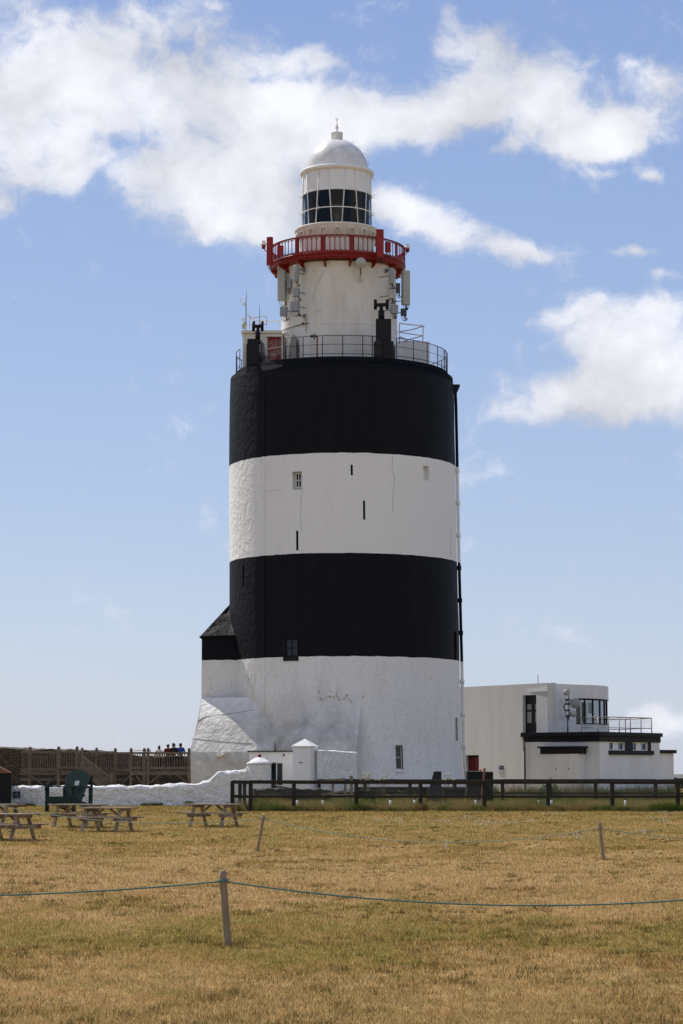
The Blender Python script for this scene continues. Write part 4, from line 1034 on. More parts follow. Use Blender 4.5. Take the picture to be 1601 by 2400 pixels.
def wallseg(mb, a, b, z0_, z1_, d=th): mb.prism([a, b, inward(b,d), inward(a,d)], z0_, z1_)
d0a, d0b = onL(1090), onL(1122.5); zdo = Z(1769.5,144)
wallseg(g, L0, d0a, .6, zR); wallseg(g, d0a, d0b, zdo, zR); wallseg(g, d0b, w0, .6, zR); wallseg(g, w0, w1, zw1, zR); wallseg(g, w0, w1, .6, Z(1760,141)); wallseg(g, w1, Ca, .6, zR)
g.build('wall', m_grey, B)
R1v = Vector((R1[0]-Ca[0], R1[1]-Ca[1])).normalized()
# curved upper storey: straight from Ca to R1 then an arc round to the back
arc = [R1]
pc = [(1375,141.3),(1395,141.8),(1412,142.5),(1423,143.4),(1428.5,144.5),(1428.5,146.0),(1424,148.0)]
arc += [V2(px, y) for px, y in pc]
up_poly = [Ca] + arc + [(arc[-1][0]-1, 152), (L0[0], 152), (L0[0]+.3, L0[1]+.5)]
def offs(pl, d):
    out_ = []
    for i, p in enumerate(pl):
        a = Vector(pl[max(0,i-1)]); b = Vector(pl[min(len(pl)-1,i+1)]); t = (b-a).normalized(); out_.append((p[0]-t.y*d, p[1]+t.x*d))
    return out_
zh = Z(1637,141.5); zsil = Z(1698,141.5); wx0 = 0
front = [Ca, R1]
g = MB(); s1 = [Ca, R1]; o1 = offs(s1, .3)
g.prism([Ca, R1, o1[1], o1[0]], zsl-.3, zR-.04)
ao = offs(arc, .3)
for (z0_, z1_) in ((zsl-.3, zsil), (zh, zR-.06)):
    for i in range(len(arc)-1): g.prism([arc[i], arc[i+1], ao[i+1], ao[i]], z0_, z1_+(.02 if z1_>zh else 0))
g.build('curved_wall', m_whitewall, B)
g = MB(); g.prism(offs([Ca]+arc, .2)+[(arc[-1][0]-.7,151),(L0[0],151)]+[inward(L0,.2)], zR-.5, zR-.3); g.build('roof', m_whitewall, B)
# curved window
mid = offs(arc, .12); g = MB()
for i in range(len(arc)-1):
    if True:
        a, b = mid[i], mid[i+1]
        g.bar((a[0],a[1],zsil+.04),(b[0],b[1],zsil+.04),.07,.08); g.bar((a[0],a[1],zh-.05),(b[0],b[1],zh-.05),.07,.10)
        g.box(a[0]-.05,a[0]+.05,a[1]-.05,a[1]+.05,zsil,zh)
cw = g.build('window', m_black, B)
g = MB()
for i in range(len(arc)-1): a, b = mid[i], mid[i+1]; g.prism([a,b,(b[0],b[1]+.01),(a[0],a[1]+.01)], zsil+.08, zh-.1)
g.build('pane', m_glass, cw)
g = MB()
for i, (z0_, z1_) in enumerate(((0,1),(0,1),(.45,1))):
    a, b = offs(arc,.5)[i], offs(arc,.5)[i+1]; k = .12
    a2 = (a[0]+(b[0]-a[0])*k, a[1]+(b[1]-a[1])*k); b2 = (a[0]+(b[0]-a[0])*(1-k), a[1]+(b[1]-a[1])*(1-k))
    zz0 = zsil+.12+(zh-zsil-.3)*z0_; g.prism([a2,b2,(b2[0],b2[1]+.02),(a2[0],a2[1]+.02)], zz0, zh-.22)
g.build('roller_blind', m_blind, cw)
g = MB(); i1 = offs(arc, 1.6)[:6]; 
for i in range(4): a, b = i1[i], i1[i+1]; g.prism([a,b,(b[0],b[1]+.05),(a[0],a[1]+.05)], zsl-.2, zR-.3)
g.build('inner_wall', m_dark, B)
# tall recessed window in left wall
g = MB(); a, b = inward(w0,.22), inward(w1,.22)
def lerp2(a, b, t): return (a[0]+(b[0]-a[0])*t, a[1]+(b[1]-a[1])*t)
zwb = Z(1717,141)-.0
def vbar(mb, a, b, t0, t1, z0_, z1_, d=.06):
    p0, p1 = lerp2(a,b,t0), lerp2(a,b,t1); mb.prism([p0,p1,inward(p1,d),inward(p0,d)], z0_, z1_)
hz = zw1-zwb
vbar(g,a,b,0,.1,zwb,zw1); vbar(g,a,b,.44,.68,zwb,zw1); vbar(g,a,b,.92,1,zwb,zw1); vbar(g,a,b,.1,.44,zwb+hz*.76,zw1); vbar(g,a,b,.68,.92,zwb+hz*.76,zw1)
for s0,s1 in ((.1,.44),(.68,.92)): vbar(g,a,b,s0,s1,zwb+hz*.56,zwb+hz*.61); vbar(g,a,b,s0,s1,Z(1760,141),zwb+hz*.26)
tw = g.build('window', m_black, B)
g = MB(); vbar(g, inward(a,.02), inward(b,.02), 0, 1, zwb+hz*.2, zwb+hz*.8, .01); g.build('pane', m_blind, tw)
# door with red bars
g = MB(); a, b = inward(d0a,.25), inward(d0b,.25); vbar(g,a,b,0,1,.6,zdo,.05); dd = g.build('door', m_dark, B)
g = MB()
for k in range(8): t = .06+.125*k; vbar(g, inward(a,-.03), inward(b,-.03), t, t+.035+(.06 if k==4 else 0), .7, zdo-.15-(.0 if k!=4 else 0), .02)
g.build('door_bars', mat('dark_red_bars', (.22,.012,.015), .5), dd)
# lower volume
A1 = V2(1232,139.5); A2 = V2(1406,136.0); A3 = V2(1547,141.0)
A4 = (A3[0]-3.97, A3[1]+3.5); A5 = (A1[0]+.2, A1[1]+3)
zl = Z(1737,137)
g = MB()
def seg2(mb, a, b, t0, t1, z0_, z1_, d=.3):
    v = Vector((b[0]-a[0], b[1]-a[1])).normalized(); n_ = Vector((-v.y, v.x)); p0, p1 = lerp2(a,b,t0), lerp2(a,b,t1)
    mb.prism([p0,p1,(p1[0]+n_.x*d,p1[1]+n_.y*d),(p0[0]+n_.x*d,p0[1]+n_.y*d)], z0_, z1_)
zL = zsl-.55
seg2(g, A1, A2, 0, 1, .6, zL)
def tR(px):
    k = (px-PW/2)/F*CT; v = (A3[0]-A2[0], A3[1]-A2[1]); return (k*A2[1]-A2[0])/(v[0]-k*v[1])
t0_, t1_, t2_, t3_ = tR(1429), tR(1465), tR(1484), tR(1519)
zw0_, zw1_ = Z(1759,138.5), Z(1737,138.5); zw1_ = min(zw1_, zL-.02)
for s0, s1 in ((0,t0_),(t1_,t2_),(t3_,1)): seg2(g, A2, A3, s0, s1, .6, zL)
for s0, s1 in ((t0_,t1_),(t2_,t3_)): seg2(g, A2, A3, s0, s1, .6, zw0_); seg2(g, A2, A3, s0, s1, zw1_, zL)
g.prism([A3, A4, (A4[0]-.3,A4[1]), (A3[0]-.3,A3[1])], .6, zL)
g.build('lower_wall', m_whitewall, B)
for s0, s1 in ((t0_,t1_),(t2_,t3_)):
    g = MB(); m_ = s0+(s1-s0)*.30; m2 = s0+(s1-s0)*.62
    def s3(mb, t0, t1, z0_, z1_, off, d):
        v = Vector((A3[0]-A2[0], A3[1]-A2[1])).normalized(); n_ = Vector((-v.y, v.x)); a = (A2[0]+n_.x*off, A2[1]+n_.y*off); b = (A3[0]+n_.x*off, A3[1]+n_.y*off); seg2(mb, a, b, t0, t1, z0_, z1_, d)
    e = .006
    s3(g, s0, s0+e, zw0_, zw1_, .1, .05); s3(g, s1-e, s1, zw0_, zw1_, .1, .05); s3(g, m_, m2, zw0_, zw1_, .08, .05); s3(g, s0+e, m_, zw0_, zw0_+.05, .1, .05); s3(g, m2, s1-e, zw0_, zw0_+.05, .1, .05); s3(g, s0+e, m_, zw1_-.05, zw1_, .1, .05); s3(g, m2, s1-e, zw1_-.05, zw1_, .1, .05)
    wn_ = g.build('window', m_white, B); g = MB(); s3(g, s0, s1, zw0_+.01, zw1_-.01, .14, .01); g.build('pane', m_glassd, wn_)
    g = MB(); s3(g, s0-.02, s1+.02, zw0_-.1, zw1_, .6, .05); g.build('inner_wall', m_dark, B)
g = MB(); v = Vector((A3[0]-A2[0], A3[1]-A2[1])).normalized(); n_ = Vector((v.y,-v.x))
def proud(mb, a, b, t0, t1, z0_, z1_, d):
    v = Vector((b[0]-a[0], b[1]-a[1])).normalized(); n_ = Vector((v.y, -v.x)); p0, p1 = lerp2(a,b,t0), lerp2(a,b,t1)
    mb.prism([(p0[0]+n_.x*d,p0[1]+n_.y*d),(p1[0]+n_.x*d,p1[1]+n_.y*d),p1,p0], z0_, z1_)
proud(g, A2, A3, tR(1427), tR(1530), zw0_-.25, zw0_-.001, .12); proud(g, A2, A3, t1_+.003, t2_-.003, zw0_, zL, .03); proud(g, A2, A3, t3_+.003, tR(1526), zw0_, zL, .03)
g.build('window_band', m_black, B)
# black slab
def grow(pl, d):
    cx = sum(p[0] for p in pl)/len(pl); cy = sum(p[1] for p in pl)/len(pl); return [(x+(x-cx)/math.hypot(x-cx,y-cy)*d, y+(y-cy)/math.hypot(x-cx,y-cy)*d) for x, y in pl]
S1, S2, S3 = V2(1221,139.4), V2(1408,135.55), V2(1555,140.9); S2a = lerp2(S1,S2,.93); S2b = lerp2(S2,S3,.07)
slab = [S1, S2a, (S2[0]-.02, S2[1]+.06), S2b, S3, (S3[0]-3.6,S3[1]+4.5), (S1[0]+.3,S1[1]+4)]
g = MB(); g.prism(slab, zsl-.22, zsl)
fas = [V2(1229,139.6), (A2[0], A2[1]-.14), V2(1550,141.0), (A4[0],A4[1]), (A1[0]+.2, A1[1]+3)]
g.prism(fas, zsl-.56, zsl-.221); g.build('roof_slab', m_black, B)
# meter box
C1, C2 = V2(1269,137.6), V2(1356,135.9)
C3 = (C2[0]+.75, C2[1]+1.2); C4 = (C1[0]+.75, C1[1]+1.6); zc_ = Z(1767,137)
g = MB(); g.prism([C1,C2,C3,C4], .6, zc_); g.build('meter_cupboard', m_whitewall, B)
D1, D2 = V2(1260,137.55), V2(1366,135.6)
g = MB(); g.prism([D1,D2,(D2[0]+.6,D2[1]+1.3),(D1[0]+.8,D1[1]+1.8)], Z(1753,136.8), Z(1749,136.8)); e1, e2 = V2(1266.5,137.55), V2(1361,135.8)
g.prism([e1,e2,(e2[0]+.7,e2[1]+1.3),(e1[0]+.8,e1[1]+1.8)], zc_+.001, Z(1753,136.8)-.001); g.build('canopy', m_black, B)
for a_, b_ in ((1286,1307.5),(1316,1337)):
    ta, tb = (a_-1269)/87, (b_-1269)/87; z1_ = Z(1785,136.8); z0_ = Z(1819,136.8); g = MB()
    for s0,s1,q0_,q1_ in ((ta,tb,z1_-.03,z1_),(ta,tb,z0_,z0_+.03),(ta,ta+.02,z0_+.03,z1_-.03),(tb-.02,tb,z0_+.03,z1_-.03)): proud(g, C1, C2, s0, s1, q0_, q1_, .025)
    hd = g.build('hatch_door', m_white, B); g = MB(); proud(g, C1, C2, tb-.05, tb-.035, (z0_+z1_)/2-.04, (z0_+z1_)/2+.04, .045); g.build('hatch_handle', m_steel, hd)
g = MB(); p = V2(1230.5,139.3); g.tube([(p[0],p[1],.7),(p[0],p[1],zsl-.3)], .05, 8); g.build('drain_pipe', m_black, B)
E1, E2 = V2(1545,141.6), V2(1579.5,142.6); zE = Z(1765.5,142)
g = MB(); g.prism([E1,E2,(E2[0]-1,E2[1]+3),(E1[0]-1,E1[1]+3)], .6, zE); g.build('end_wall', m_whitewall, B)
g = MB(); e1, e2 = V2(1545,141.4), V2(1587,142.5); g.prism([e1,e2,(e2[0]-1,e2[1]+3.4),(e1[0]-1,e1[1]+3.4)], zE+.001, Z(1757.5,142)); g.build('end_coping', m_black, B)
# roof edge notch and roof railing
rail = [V2(1364,139.5), V2(1403,138.6), V2(1427,138.9), V2(1453,139.4), V2(1479,140), V2(1495,141), V2(1506,142.2), V2(1529,142.0)]
rail = [V2(1364,139.3), V2(1403,138.2), V2(1453,138.8), V2(1479,139.6), V2(1529,141.2)]
g = MB(); zt_ = Z(1681,139); zb_ = zsl
for z_ in (zt_, zt_-.14 if False else zt_-(zt_-zb_)*.0, zb_+.28): g.tube([(x,y,z_) for x,y in rail], .03, 6)
for x, y in rail+[lerp2(rail[1],rail[2],.5), lerp2(rail[3],rail[4],.5)]: g.tube([(x,y,zb_),(x,y,zt_)], .035, 6)
back = [rail[-1], (rail[-1][0]-1.2, rail[-1][1]+3), (rail[-1][0]-3, rail[-1][1]+4.5)]
g.tube([(x,y,zt_) for x,y in back], .03, 6); g.tube([(x,y,zb_+.3) for x,y in back], .03, 6)
for x, y in back[1:]: g.tube([(x,y,zb_),(x,y,zt_)], .035, 6)
rl = g.build('roof_railing', m_pipe, B)
g = MB()
for a, b in zip(rail, rail[1:]):
    n = int(math.hypot(b[0]-a[0], b[1]-a[1])/.1)
    for k in range(n): x, y = lerp2(a,b,k/n); g.tube([(x,y,zb_+.28),(x,y,zt_)], .004, 3, cap=False)
    for j in range(1,9): z_ = zb_+.28+(zt_-zb_-.28)*j/9; g.tube([(a[0],a[1],z_),(b[0],b[1],z_)], .004, 3, cap=False)
g.build('wire_mesh', m_steel, rl)
# pole with three dishes
yp = 139.2; pp = V2(1332,yp); T = thing('antenna_pole', (*pp, zsl), 'grey pole with brackets in front of the curved corner carrying three dishes', 'pole')
g = MB(); g.tube([(pp[0],yp,zsl),(pp[0],yp,Z(1680,yp))], .045, 8); g.tube([(pp[0]+.08,yp,Z(1683,yp)),(pp[0]+.08,yp,Z(1608,yp))], .03, 8); g.build('pole', m_steel, T)
g = MB()
for y in (1640,1650,1665,1678): z_ = Z(y,yp); g.box(pp[0]-.14,pp[0]+.16,yp-.05,yp+.05,z_-.05,z_+.05)
g.bar((pp[0],yp,Z(1678,yp)),(pp[0]+.05,yp+1.2,Z(1678,yp)),.05,.05); g.bar((pp[0]+.05,yp,Z(1640,yp)),(pp[0]+.1,yp+1.3,Z(1640,yp)),.05,.05); g.build('bracket', m_dbox, T)
g = MB()
for k in range(3): g.tube([(pp[0]+.02*k,yp-.05,Z(1640,yp)),(pp[0]-.2-.03*k,yp-.08,Z(1655,yp)),(pp[0]-.15,yp-.08,Z(1672,yp)),(pp[0]+.08*k,yp-.05,Z(1684+k*3,yp))], .012, 4)
g.build('cable', m_cable, T)
dg = 'dishes on the roof pole'
dish('dish_antenna', W(1330,1623,yp-.3), .19, (.5,-1,0), 'small white dish near the top of the roof pole', (pp[0]-.1,yp,Z(1625,yp)), m_panel, dg)
dish('dish_antenna', W(1349,1648,yp-.3), .31, (.18,-1,0), 'large grey dish in the middle of the roof pole', (pp[0]+.08,yp,Z(1648,yp)), m_box, dg)
dish('dish_antenna', W(1346,1673,yp-.3), .19, (.55,-1,0), 'small white dish at the foot of the roof pole by the window', (pp[0]+.1,yp,Z(1674,yp)), m_panel, dg)
p = W(1261,1601,140.5); T = thing('whip_aerial', p, 'thin whip aerial standing on the flat roof of the white building', 'aerial'); g = MB(); g.tube([(p.x,p.y,p.z-.4),(p.x,p.y,Z(1581,140.5))],.022,5); g.build('rod', m_steel, T); g = MB(); g.tube([(p.x,p.y,p.z-.42),(p.x,p.y,p.z-.1)],.05,6); g.build('base', m_steel, T)
# notice on building wall
a = onL(1170); b = onL(1180.5); T = thing('wall_notice', (a[0],a[1],Z(1813,142.5)), 'small navy and white notice on the blank wall of the white building', 'notice')
g = MB(); oo = lambda p, d: (p[0]+nL.x*d, p[1]+nL.y*d); zz = [Z(1812.5,142.5), Z(1803.5,142.5), Z(1794.5,142.5)]
g.prism([oo(a,.03),oo(b,.03),b,a], zz[1], zz[2]); g.build('header_panel', m_navy, T)
g = MB(); g.prism([oo(a,.03),oo(b,.03),b,a], zz[0], zz[1]-.002); g.build('text_panel', m_signw, T)
g = MB(); g.prism([oo(lerp2(a,b,.2),.04),oo(lerp2(a,b,.38),.04),oo(lerp2(a,b,.38),.031),oo(lerp2(a,b,.2),.031)], zz[1]+.05, zz[2]-.04); g.prism([oo(lerp2(a,b,.5),.04),oo(lerp2(a,b,.85),.04),oo(lerp2(a,b,.85),.031),oo(lerp2(a,b,.5),.031)], zz[1]+.11, zz[1]+.13); g.build('emblem', m_signw, T)

# ------------------------------------------------------------------ left: stone wall, deck, people, shed
YS = 150.0
m_bs = m_brown
sp_ = [(-120,1753),(0,1751),(40,1752),(70,1756),(110,1756),(150,1755),(200,1758),(240,1759),(265,1762),(300,1766),(330,1771),(450,1772)]
rough_wall_o = rough_wall('stone_wall', [(X(px,YS),YS) for px,_ in sp_], .5, [Z(py,YS)-.0 for _,py in sp_], .8, .10, m_brown, 4, cap=.1, seg=.3)
tag(rough_wall_o, 'high brown rubble stone wall behind the timber viewing deck', 'wall')
ep = [(-120,1754),(0,1752),(60,1752),(100,1757),(200,1758),(262,1763),(292,1766)]
o_ = rough_wall('earth_bank', [(X(px,YS+.9),YS+.9) for px,_ in ep], Z(1790,YS), [Z(py-1.5,YS+.9) for _,py in ep], 1.2, .10, m_capst, 8, cap=.35, seg=.3); tag(o_, 'dry earth bank showing along the top of the brown stone wall', 'earth bank')
DK = thing('viewing_deck', (X(250,141), 141, .95), 'raised timber viewing deck with post and baluster railings and a stair', 'deck')
zdk = Z(1806,141)
def railing(px0, Y0, px1, Y1, post_px, ytop=1765, ybot=1800, nb=.145, tops=1752, pw=.16, down=True, first=True):
    a, b = V2(px0,Y0), V2(px1,Y1); L_ = math.hypot(b[0]-a[0], b[1]-a[1]); Ym = (Y0+Y1)/2
    zt_, zb_ = Z(ytop,Ym), Z(ybot,Ym); g = MB(); g.bar((a[0],a[1],zt_),(b[0],b[1],zt_),.10,.12); g.bar((a[0],a[1],zb_),(b[0],b[1],zb_),.06,.14); g.build('rail', m_deck, DK)
    g = MB(); n = int(L_/nb)
    for k in range(1,n): x, y = lerp2(a,b,k/n); g.box(x-.022,x+.022,y-.022,y+.022,zb_,zt_)
    g.build('balusters', m_deck, DK)
    for px in post_px:
        t = (px-px0)/(px1-px0); x, y = lerp2(a,b,t); g = MB(); zp_ = Z(tops+3,Ym); h_ = pw/2
        g.box(x-h_,x+h_,y-h_,y+h_,.8 if down else zb_,zp_); g.add([(x-h_,y-h_,zp_),(x+h_,y-h_,zp_),(x+h_,y+h_,zp_),(x-h_,y+h_,zp_),(x,y,Z(tops,Ym))],[(0,1,4),(1,2,4),(2,3,4),(3,0,4)]); g.build('post', m_deck, DK)
railing(338,140,445,140,(347,443),nb=.148)
railing(305,140.2,339,140.1,(307,338),nb=.13,pw=.17)
railing(270,144,306,143.5,(270,),ytop=1765,ybot=1805,nb=.13,pw=.16)
railing(176,144.5,270,144,(192,226),ytop=1765,ybot=1801,nb=.14,pw=.15,tops=1751)
railing(137,141,181,141,(137,180),ytop=1762,ybot=1799,nb=.15,pw=.17,tops=1748)
railing(48,144,137,144,(70,),ytop=1762.5,ybot=1803,nb=.13,pw=.18,tops=1749)
g = MB() # floor and joists
x0, x1 = X(48,144), X(446,140)
g.box(X(300,141), X(446,141), 140.1, 146.5, zdk-.06, zdk); g.box(X(48,144), X(300,144), 143.9, 148.5, zdk-.061, zdk-.001); g.box(X(137,141),X(183,141),140.95,144.0,zdk-.062,zdk-.002); g.build('floor_boards', m_deck, DK)
g = MB(); g.box(X(338,140),X(444,140),140.02,140.12,zdk-.26,zdk-.065); g.box(X(305,140),X(338,140),140.05,140.15,zdk-.26,zdk-.065); g.box(X(48,144),X(300,144),143.95,144.05,zdk-.26,zdk-.065); g.box(X(137,141),X(181,141),141,141.1,zdk-.25,zdk-.065); g.build('beam', m_deck, DK); g = MB(); g.box(X(48,144),X(300,144),144.0,144.1,zdk-.62,zdk-.45); g.build('beam', m_deck, DK)
for (xa_, ya_, xb_, yb_, Y) in ((347,1838,380,1812,140.1),(443,1838,410,1812,140.1),(335,1838,315,1812,140.2),(108,1838,136,1818,144),(100,1838,72,1818,144),(285,1838,302,1820,143.6)):
    g = MB(); g.bar(W(xa_,ya_,Y), W(xb_,yb_,Y), .1, .1); g.build('brace', m_deck, DK)
g = MB(); a = W(190,1770,139.8); b = W(258,1822,139.8); g.bar(a,b,.07,.12)
a2 = W(190,1806,139.8); b2 = W(258,1858,139.8); g.bar(a2,b2,.07,.2)
n = 22
for k in range(n+1): t = k/n; p_ = a.lerp(b,t); q_ = a2.lerp(b2,t); g.box(p_.x-.025,p_.x+.025,p_.y-.025,p_.y+.025,q_.z,p_.z)
p = W(262,1815,139.8); g.box(p.x-.08,p.x+.08,p.y-.08,p.y+.08,.8,p.z); g.add([(p.x-.08,p.y-.08,p.z),(p.x+.08,p.y-.08,p.z),(p.x+.08,p.y+.08,p.z),(p.x-.08,p.y+.08,p.z),(p.x,p.y,p.z+.08)],[(0,1,4),(1,2,4),(2,3,4),(3,0,4)])
g.build('stair_railing', m_deck, DK)
g = MB()
for k in range(9):
    t = k/9; p_ = a2.lerp(b2,t); g.box(p_.x,p_.x+.30,139.9,141.0,p_.z-.1,p_.z-.05)
g.build('stair_treads', m_deck, DK)
o_ = MB(); o_.tube([W(314,1766,143), W(315,1759,143), W(353,1759,143), W(355,1766,143)], .035, 6); T_ = o_.build('bench_rail', m_pipe); tag(T_, 'pale tubular frame standing on the deck behind its railing', 'frame')
# shed
g_s = thing('shed', (X(0,112), 112, .3), 'black corrugated shed with a rusty sheet roof at the left end of the white wall', 'shed')
ys = 113.5; xs1 = X(27,ys); xs2 = X(27.5,ys+4); n = 60; x0 = xs1-6; ez = Z(1812,ys)
g = MB(); pts_ = [(x0+6*k/n, ys+(.03 if k % 2 else 0)) for k in range(n+1)]
g.prism(pts_+[(xs2,ys+4),(x0,ys+4)], .3, ez); g.build('wall', m_black, g_s)
g = MB(); vs = []
for k in range(37):
    t = k/36; y = ys-.12+4.2*t; xe = xs1+(xs2-xs1)*t-.02; dz = .022*(k % 2); vs += [(xe, y, ez+.02+dz), (xe-1.3, y, ez+.70+dz), (xe-6, y, ez+.70+dz)]
g.add(vs, [f for k in range(36) for f in ((3*k,3*k+3,3*k+4,3*k+1),(3*k+1,3*k+4,3*k+5,3*k+2))])
yf = ys-.12; xe = xs1-.02
g.add([(xe,yf,ez),(xe-1.3,yf,ez),(xe-6,yf,ez),(xe-6,yf,ez+.70),(xe-1.3,yf,ez+.70),(xe,yf,ez+.02)], [(0,1,4,5),(1,2,3,4)])
g.build('roof', m_rust, g_s)
g = MB(); g.box(X(-60,ys), X(29,ys), ys-.35, ys+.0-.01, .25, .42); g.build('plinth', m_whitewall, g_s)
# blue sign on the wall
ysn = YW-.33; T = thing('information_sign', (X(40,ysn), ysn, Z(1870,ysn)), 'small dark blue sign with white lines on the left end of the whitewashed wall', 'sign')
g = MB(); g.box(X(31.5,ysn),X(48.5,ysn),ysn,ysn+.03,Z(1869.5,ysn),Z(1855,ysn)); g.build('board', m_navy, T)
g = MB()
for x0_, x1_, y0_, y1_ in ((38.8,40.4,1856.5,1858.2),(36,44,1860,1861),(33.5,46,1862.8,1863.8),(37,42.5,1865,1865.6),(44,46,1867,1868.3)): g.box(X(x0_,ysn),X(x1_,ysn),ysn-.006,ysn-.001,Z(y1_,ysn),Z(y0_,ysn))
g.build('lettering', mat('sign_lettering', (.35,.42,.50), .5), T)

# people: skinned skeleton baked to one mesh
def skin_mesh(name, verts, edges, radii, m, parent, lvl=2):
    me = bpy.data.meshes.new(name+'_skel'); me.from_pydata([tuple(v) for v in verts], edges, []); ob = bpy.data.objects.new(name+'_skel', me); S.collection.objects.link(ob)
    sk = ob.modifiers.new('skin','SKIN'); sk.use_smooth_shade = True
    lay = me.skin_vertices[0] if me.skin_vertices else None
    if lay is None: me.attributes; 
    for i, r in enumerate(radii):
        me.skin_vertices[0].data[i].radius = r if isinstance(r, tuple) else (r, r)
    me.skin_vertices[0].data[0].use_root = True
    sb = ob.modifiers.new('sub','SUBSURF'); sb.levels = lvl; sb.render_levels = lvl
    dg_ = bpy.context.evaluated_depsgraph_get(); ev = ob.evaluated_get(dg_); me2 = bpy.data.meshes.new_from_object(ev)
    bpy.data.objects.remove(ob); me2.materials.clear(); me2.materials.append(m)
    for p_ in me2.polygons: p_.use_smooth = True
    me2.name = name; o = bpy.data.objects.new(name, me2); S.collection.objects.link(o); o.parent = parent; return o
def person(loc, rz, H, label, mj, ml, mh, bun=None, head_turn=0.0, lean=.12, arm_fwd=.35):
    T = thing('person', loc, label, 'person', 'visitors on the deck', rz); s_ = H/1.75
    def v(x, y, z): return Vector((x*s_, y*s_ + lean*max(0, z-.95)*.35*s_, z*s_))
    bv = [v(0,0,.95),v(0,0,1.12),v(0,-.01,1.32),v(0,0,1.46),v(0,.01,1.53),v(0,.01,1.62),v(0,.0,1.70)]
    be = [(i,i+1) for i in range(6)]; br = [(.15,.11),(.13,.10),(.17,.11),(.09,.08),(.055,.055),(.085,.095),(.06,.07)]; br = [(a*s_,b*s_) for a,b in br]
    def chain(root, pts, rs):
        p_ = root
        for q, r in zip(pts, rs): bv.append(q); br.append((r*s_, r*s_)); be.append((p_, len(bv)-1)); p_ = len(bv)-1
        return p_
    for sg in (-1,1):
        chain(0, [v(sg*.10,0,.88),v(sg*.11,0,.50),v(sg*.11,-.02,.10),v(sg*.11,.12,.03)], [.09,.06,.045,.035])
        h_ = chain(3, [v(sg*.19,0,1.40),v(sg*.25,.04,1.14),v(sg*.20,arm_fwd,1.02),v(sg*.18,arm_fwd+.06,1.01)], [.06,.045,.033,.03])
        for k in range(4): chain(h_, [v(sg*(.18+.018*(k-1.5)),arm_fwd+.12+.006*k*(3-k),1.0),v(sg*(.18+.02*(k-1.5)),arm_fwd+.155+.006*k*(3-k),.975)], [.010,.008])
        chain(h_, [v(sg*.15,arm_fwd+.09,1.0),v(sg*.14,arm_fwd+.12,.985)], [.011,.009])
    hc = v(0,.015,1.62); R_ = Matrix.Rotation(head_turn, 3, 'Z')
    nose = hc + R_ @ Vector((0,.115*s_,-.01)); bv.append(nose); br.append((.016*s_,)*2); be.append((5, len(bv)-1))
    skin_mesh('body', bv, be, br, m_skin, T, 1)
    for sg in (-1,1):
        g = MB(); g.ball(hc + R_ @ Vector((sg*.03*s_, .088*s_, .01)), .012*s_, 6, 4); g.build('eye', m_hair, T, local=True)
        g = MB(); g.ball(hc + R_ @ Vector((sg*.088*s_, 0, -.005)), .028*s_, 6, 5, (.4,.8,1)); g.build('ear', m_skin, T, local=True)
    g = MB(); g.ball(hc + R_ @ Vector((0,.092*s_,-.045)), .02*s_, 6, 4, (1,.4,.35)); g.build('mouth', m_jred, T, local=True)
    jv = [v(0,0,.90),v(0,0,1.12),v(0,-.01,1.32),v(0,0,1.45)]; je = [(0,1),(1,2),(2,3)]; jr = [(.18,.13),(.165,.125),(.205,.135),(.11,.095)]
    for sg in (-1,1):
        o_ = len(jv); jv += [v(sg*.19,0,1.41),v(sg*.26,.04,1.14),v(sg*.205,arm_fwd-.03,1.03)]; jr += [(.075,.075),(.062,.062),(.048,.048)]; je += [(3 if False else 2,o_),(o_,o_+1),(o_+1,o_+2)]
    skin_mesh('jacket', jv, je, [(a*s_,b*s_) for a,b in jr], mj, T, 2)
    tv = [v(0,0,.92)]; te = []; tr = [(.17,.125)]
    for sg in (-1,1):
        o_ = len(tv); tv += [v(sg*.10,0,.84),v(sg*.115,0,.48),v(sg*.115,-.015,.09)]; tr += [(.105,.105),(.078,.078),(.06,.06)]; te += [(0,o_),(o_,o_+1),(o_+1,o_+2)]
    skin_mesh('trousers', tv, te, [(a*s_,b*s_) for a,b in tr], ml, T, 1)
    for sg in (-1,1): g = MB(); g.ball(v(sg*.11,.05,.04), .13*s_, 8, 6, (.42,1.05,.36)); g.build('shoe', m_jblk, T, local=True)
    g = MB(); g.ball(hc + R_ @ Vector((0,-.022*s_,.035*s_)), .112*s_, 14, 10, (.92,1.0,.98)); g.ball(hc + R_ @ Vector((0,-.05*s_,-.03*s_)), .085*s_, 10, 8)
    if bun: g.ball(hc + Vector((bun[0]*s_, -.05*s_, bun[1]*s_)), .055*s_, 8, 6, (.9,.9,1.2))
    g.build('hair', mh, T, local=True)
    return T
yd = 141.0
def dl(px): return (X(px, yd), yd, zdk)
person(dl(372.5), .1, 1.46, 'person in a cream fleece with a dark topknot leaning on the deck rail', m_jcream, m_jean, m_hair, (.03,.13), 0, .35)
person(dl(393.5), .15, 1.57, 'person in a dark red checked shirt with a red collar on the deck', m_jred, m_jean, m_hairb, None, 0, .25)
person(dl(407), -.35, 1.62, 'person in black with dark hair up looking right between the red and blue shirts', m_jblk, m_jean, m_hair, (-.06,.10), -1.0, .1)
person(dl(423), -.1, 1.63, 'broad person in a bright blue jacket nearest the lighthouse on the deck', m_jblue, m_jblk, m_hair, None, -.4, .15)

